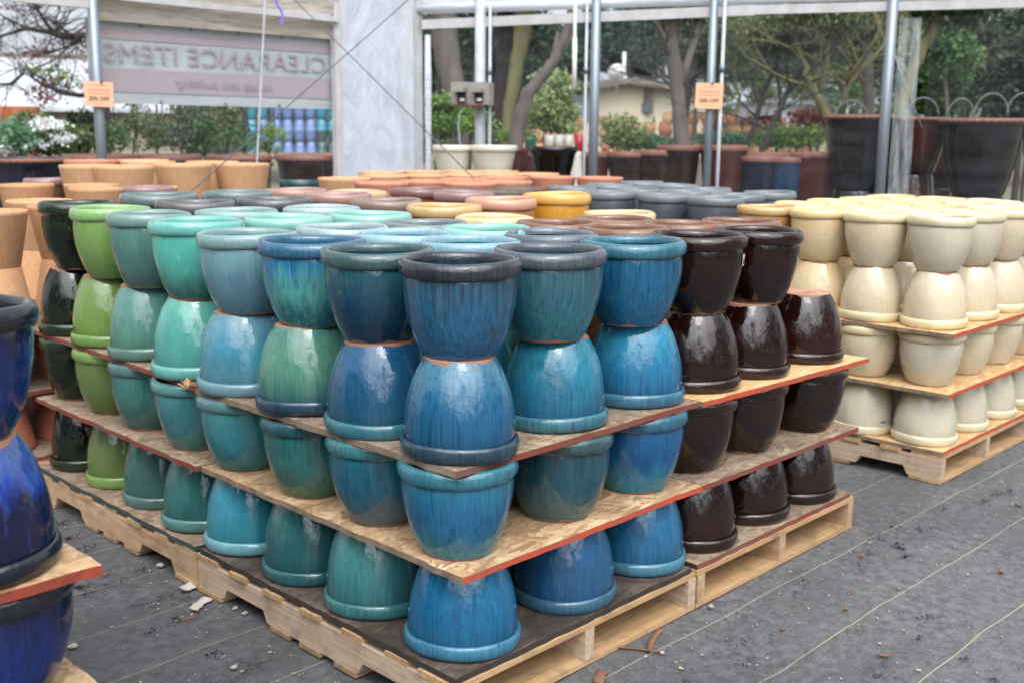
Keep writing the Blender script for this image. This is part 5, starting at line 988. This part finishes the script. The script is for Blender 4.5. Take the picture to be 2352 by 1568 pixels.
for u, v, s, g in ((368,1300,.016,'beside the pallet joint'),(540,1398,.012,'left one of a pair near the pallet'),(562,1410,.012,'right one of a pair near the pallet'),(166,1487,.016,'beside the lower cobalt pot'),(537,1534,.012,'at the bottom left'),(1632,1394,.013,'at the joint of the two front pallets'),(1520,1500,.011,'next to the bark strips'),(1482,1508,.008,'white, on the yellow thread'),(2020,1478,.007,'small, on the open floor')):
    stone(u, v, s, 'small grey pebble ' + g)
def scrap(u, v, l, w, ang, label, mat='leafb', name='dry_leaf', cat='leaf', curl=.12, group='dry leaves on the weed barrier'):
    if name == 'dry_leaf': l *= .7; w *= .7
    p = at_z(u, v, .004); m = MB(); vs = []; n = 9; rr = random.Random(int(u+v*3)); th = .0025
    for i in range(n):
        t = i/(n-1); ww = w/2*(math.sin(math.pi*(.06+.88*t))**.7 if name == 'dry_leaf' else 1+rr.uniform(-.2,.2)); x = (t-.5)*l; zz = curl*l*(2*t-1)**2*.5 + .002
        for yy, dz in ((-ww, 0),(0, -.15*ww*0+.0),(ww, .12*ww)): vs.append((x, yy + .06*l*math.sin(3*t), zz+dz))
    k = len(vs); vs += [(x, y, z+th) for x, y, z in vs]; fs = []
    for i in range(n-1):
        for j in range(2): a = i*3+j; fs += [(a, a+3, a+4, a+1), (k+a, k+a+1, k+a+4, k+a+3)]
        fs += [(i*3, k+i*3, k+i*3+3, i*3+3), (i*3+2, i*3+5, k+i*3+5, k+i*3+2)]
    o = m.add(vs, fs).build(name, M[mat], None, True, (p.x, p.y, .003)); o.rotation_euler = (rr.uniform(-.15,.15), 0, ang); return tag(o, label, cat, group)
for u, v, l, w, a, g in ((2030,1505,.05,.022,-.9,'curled, at the bottom of the open floor'),(2300,1312,.035,.03,.4,'crumpled, at right edge'),(1800,1445,.035,.012,.2,'thin, near the middle thread'),(1944,1398,.03,.02,.8,'beside the second thread'),(1955,1360,.03,.012,1.4,'crossing the yellow thread'),(1980,1275,.03,.018,.1,'near the maroon pallet'),(2080,1172,.03,.02,.4,'far, towards the cream pots'),(1960,1140,.025,.015,.4,'on the thread by the maroon pallet'),(436,1420,.075,.012,.0,'long and reddish, left of the pallet'),(244,1319,.04,.014,.5,'by the red edged board corner'),(1690,1225,.03,.012,.1,'under the second pallet edge')):
    scrap(u, v, l, w, a, 'dry brown leaf ' + g)
scrap(1505, 1472, .15, .017, .42, 'broad curved strip of bark beside the corner pallet', 'bark', 'bark_strip', 'bark', .015, 'bark strips by the corner pallet'); scrap(1455, 1492, .15, .010, -1.0, 'thin bark twig crossing the yellow thread', 'bark', 'bark_strip', 'bark', .02, 'bark strips by the corner pallet'); scrap(1380, 1556, .07, .03, .5, 'ragged bark piece at the bottom edge', 'bark', 'bark_strip', 'bark', .015, 'bark strips by the corner pallet')
scrap(433, 1350, .05, .04, .2, 'torn white paper scrap beside the pallets', 'paper', 'paper_scrap', 'paper', .15, 'paper scraps'); scrap(462, 1388, .09, .03, .5, 'flattened grey plastic scrap beside the pallets', 'paper', 'plastic_scrap', 'plastic scrap', .03, 'paper scraps')
M['chips'] = matte('wood_chips', (206,186,160), (150,128,104), 40, .9, .9, .2)
cm = MB(); rr = random.Random(9)
for i in range(1100):
    if i % 3: x, y = rr.uniform(.2, 5.5), -abs(rr.gauss(0, .55)) - .02
    else: x, y = -abs(rr.gauss(0,.3))-.01, rr.uniform(-.6, 2.8)
    if 2.8 < x: y -= .1
    s = rr.uniform(.001, .004)*(2 if rr.random() < .06 else 1); a = rr.uniform(0,6.3); e = s*rr.uniform(.25,.6); dx, dy = math.cos(a), math.sin(a); z = .002
    vs = [(x+dx*s*i1-dy*e*j1, y+dy*s*i1+dx*e*j1, z+k1) for k1 in (0,.0018) for i1, j1 in ((-1,-1),(1,-1),(1,1),(-1,1))]; cm.add(vs, [(4,5,6,7),(0,1,5,4),(1,2,6,5),(2,3,7,6),(3,0,4,7)])
tag(cm.build('wood_chips', M['chips']), 'tiny pale wood chips strewn over the weed barrier', 'wood chips', None, 'stuff')
# fibre tufts: matted black threads
M['tuft'] = matte('black_fibre', (26,26,28), (16,16,18), 30, .9, .5, .2); tm = MB()
for i in range(150):
    if i % 2: x, y = rr.uniform(.3, 4.5), -abs(rr.gauss(0,.7))-.08
    else: x, y = -abs(rr.gauss(0,.35))-.04, rr.uniform(-.3, 2.6)
    n_ = rr.randrange(6, 26); sp_ = rr.uniform(.006,.022)
    for _ in range(n_):
        cx, cy = x+rr.gauss(0,sp_*1.5), y+rr.gauss(0,sp_*.8); a = rr.uniform(0,6.3); l = rr.uniform(.004,.016)
        tm.tube([(cx,cy,.002),(cx+math.cos(a)*l*.5,cy+math.sin(a)*l*.5,rr.uniform(.003,.008)),(cx+math.cos(a+.6)*l,cy+math.sin(a+.6)*l,.002)], .0009, 3, False)
tag(tm.build('black_fibre_tufts', M['tuft']), 'matted black fibre tufts scattered on the weed barrier', 'fibre tufts', None, 'stuff')
# splinter of wood on the upper board, stickers, stamp
M['sticker'] = matte('white_label', (226,226,226), (210,212,214), 10, .5, .3, 0)
def sticker(potobj, z, w, h, toward, bars=True, rr_=None, lean=0):
    """small bar-coded price label wrapped on a pot's wall; toward = world angle"""
    inv = abs(potobj.rotation_euler.x) > 1.5; z0 = z; m = MB(); b = MB()
    def P(a, zz, off):
        r = None
        for (r0, h0), (r1, h1) in zip(PROF, PROF[1:]):
            if h0 <= zz/H <= h1: r = (r0+(r1-r0)*(zz/H-h0)/(h1-h0))*RR; break
        r = (r or .93*RR) + off; th = (toward - potobj.rotation_euler.z) if not inv else (potobj.rotation_euler.z - toward)
        return (r*math.cos(th+a), r*math.sin(th+a), zz)
    n = 5
    for i in range(n):
        a0, a1 = (i/n-.5)*w/RR, ((i+1)/n-.5)*w/RR; m.add([P(a0,z0,.0022),P(a1,z0,.0022),P(a1,z0+h,.0022),P(a0,z0+h,.0022)], [(0,1,2,3)])
    for i in range(11):
        a0 = (i/11-.45)*w*.85/RR; a1 = a0 + w/RR*.035*(1+i % 2); b.add([P(a0,z0+h*.12,.0032),P(a1,z0+h*.12,.0032),P(a1,z0+h*.62,.0032),P(a0,z0+h*.62,.0032)], [(0,1,2,3)])
    s_ = m.build('price_sticker', M['sticker'], potobj); b.build('bar_lines', M['black'], s_)
sticker(NEAR[('R', 2, 4)], .150, .028, .036, -1.22)
sticker(NEAR[('E', 0, 1, 1)] if False else NEAR[('E', 1, 0, 1)] if False else NEAR[('E', 0, 1, 1)], .175, .046, .022, -1.95)
def spl(x, y, z, s):
    m = MB(); rr = random.Random(3)
    for k in range(9):
        a = rr.uniform(0,6.3); d = Vector((math.cos(a)*.6, math.sin(a)*.6, rr.uniform(.2,1.2))).normalized()*s*rr.uniform(.5,1.1); m.obox((x,y,z), Vector((x,y,z))+d, .006, .002)
    return m
tag(spl(-.012, 1.215, Z3(0,1.2)+.002, .035).build('wood_splinters', M['pal_x']), 'splintered yellow wood sticking up at the board joint', 'splinters')
stp = [o for o in bpy.data.objects if o.name == 'pallet'][0]
text('HT', .026, (.16, .045, .0172), (-1, 0, 0), (0, -1, 0), M['black'], stp, 'stamp', bold=.0006); text('EL', .018, (.125, .07, .0172), (-1, 0, 0), (0, -1, 0), M['black'], stp, 'stamp', bold=.0006)
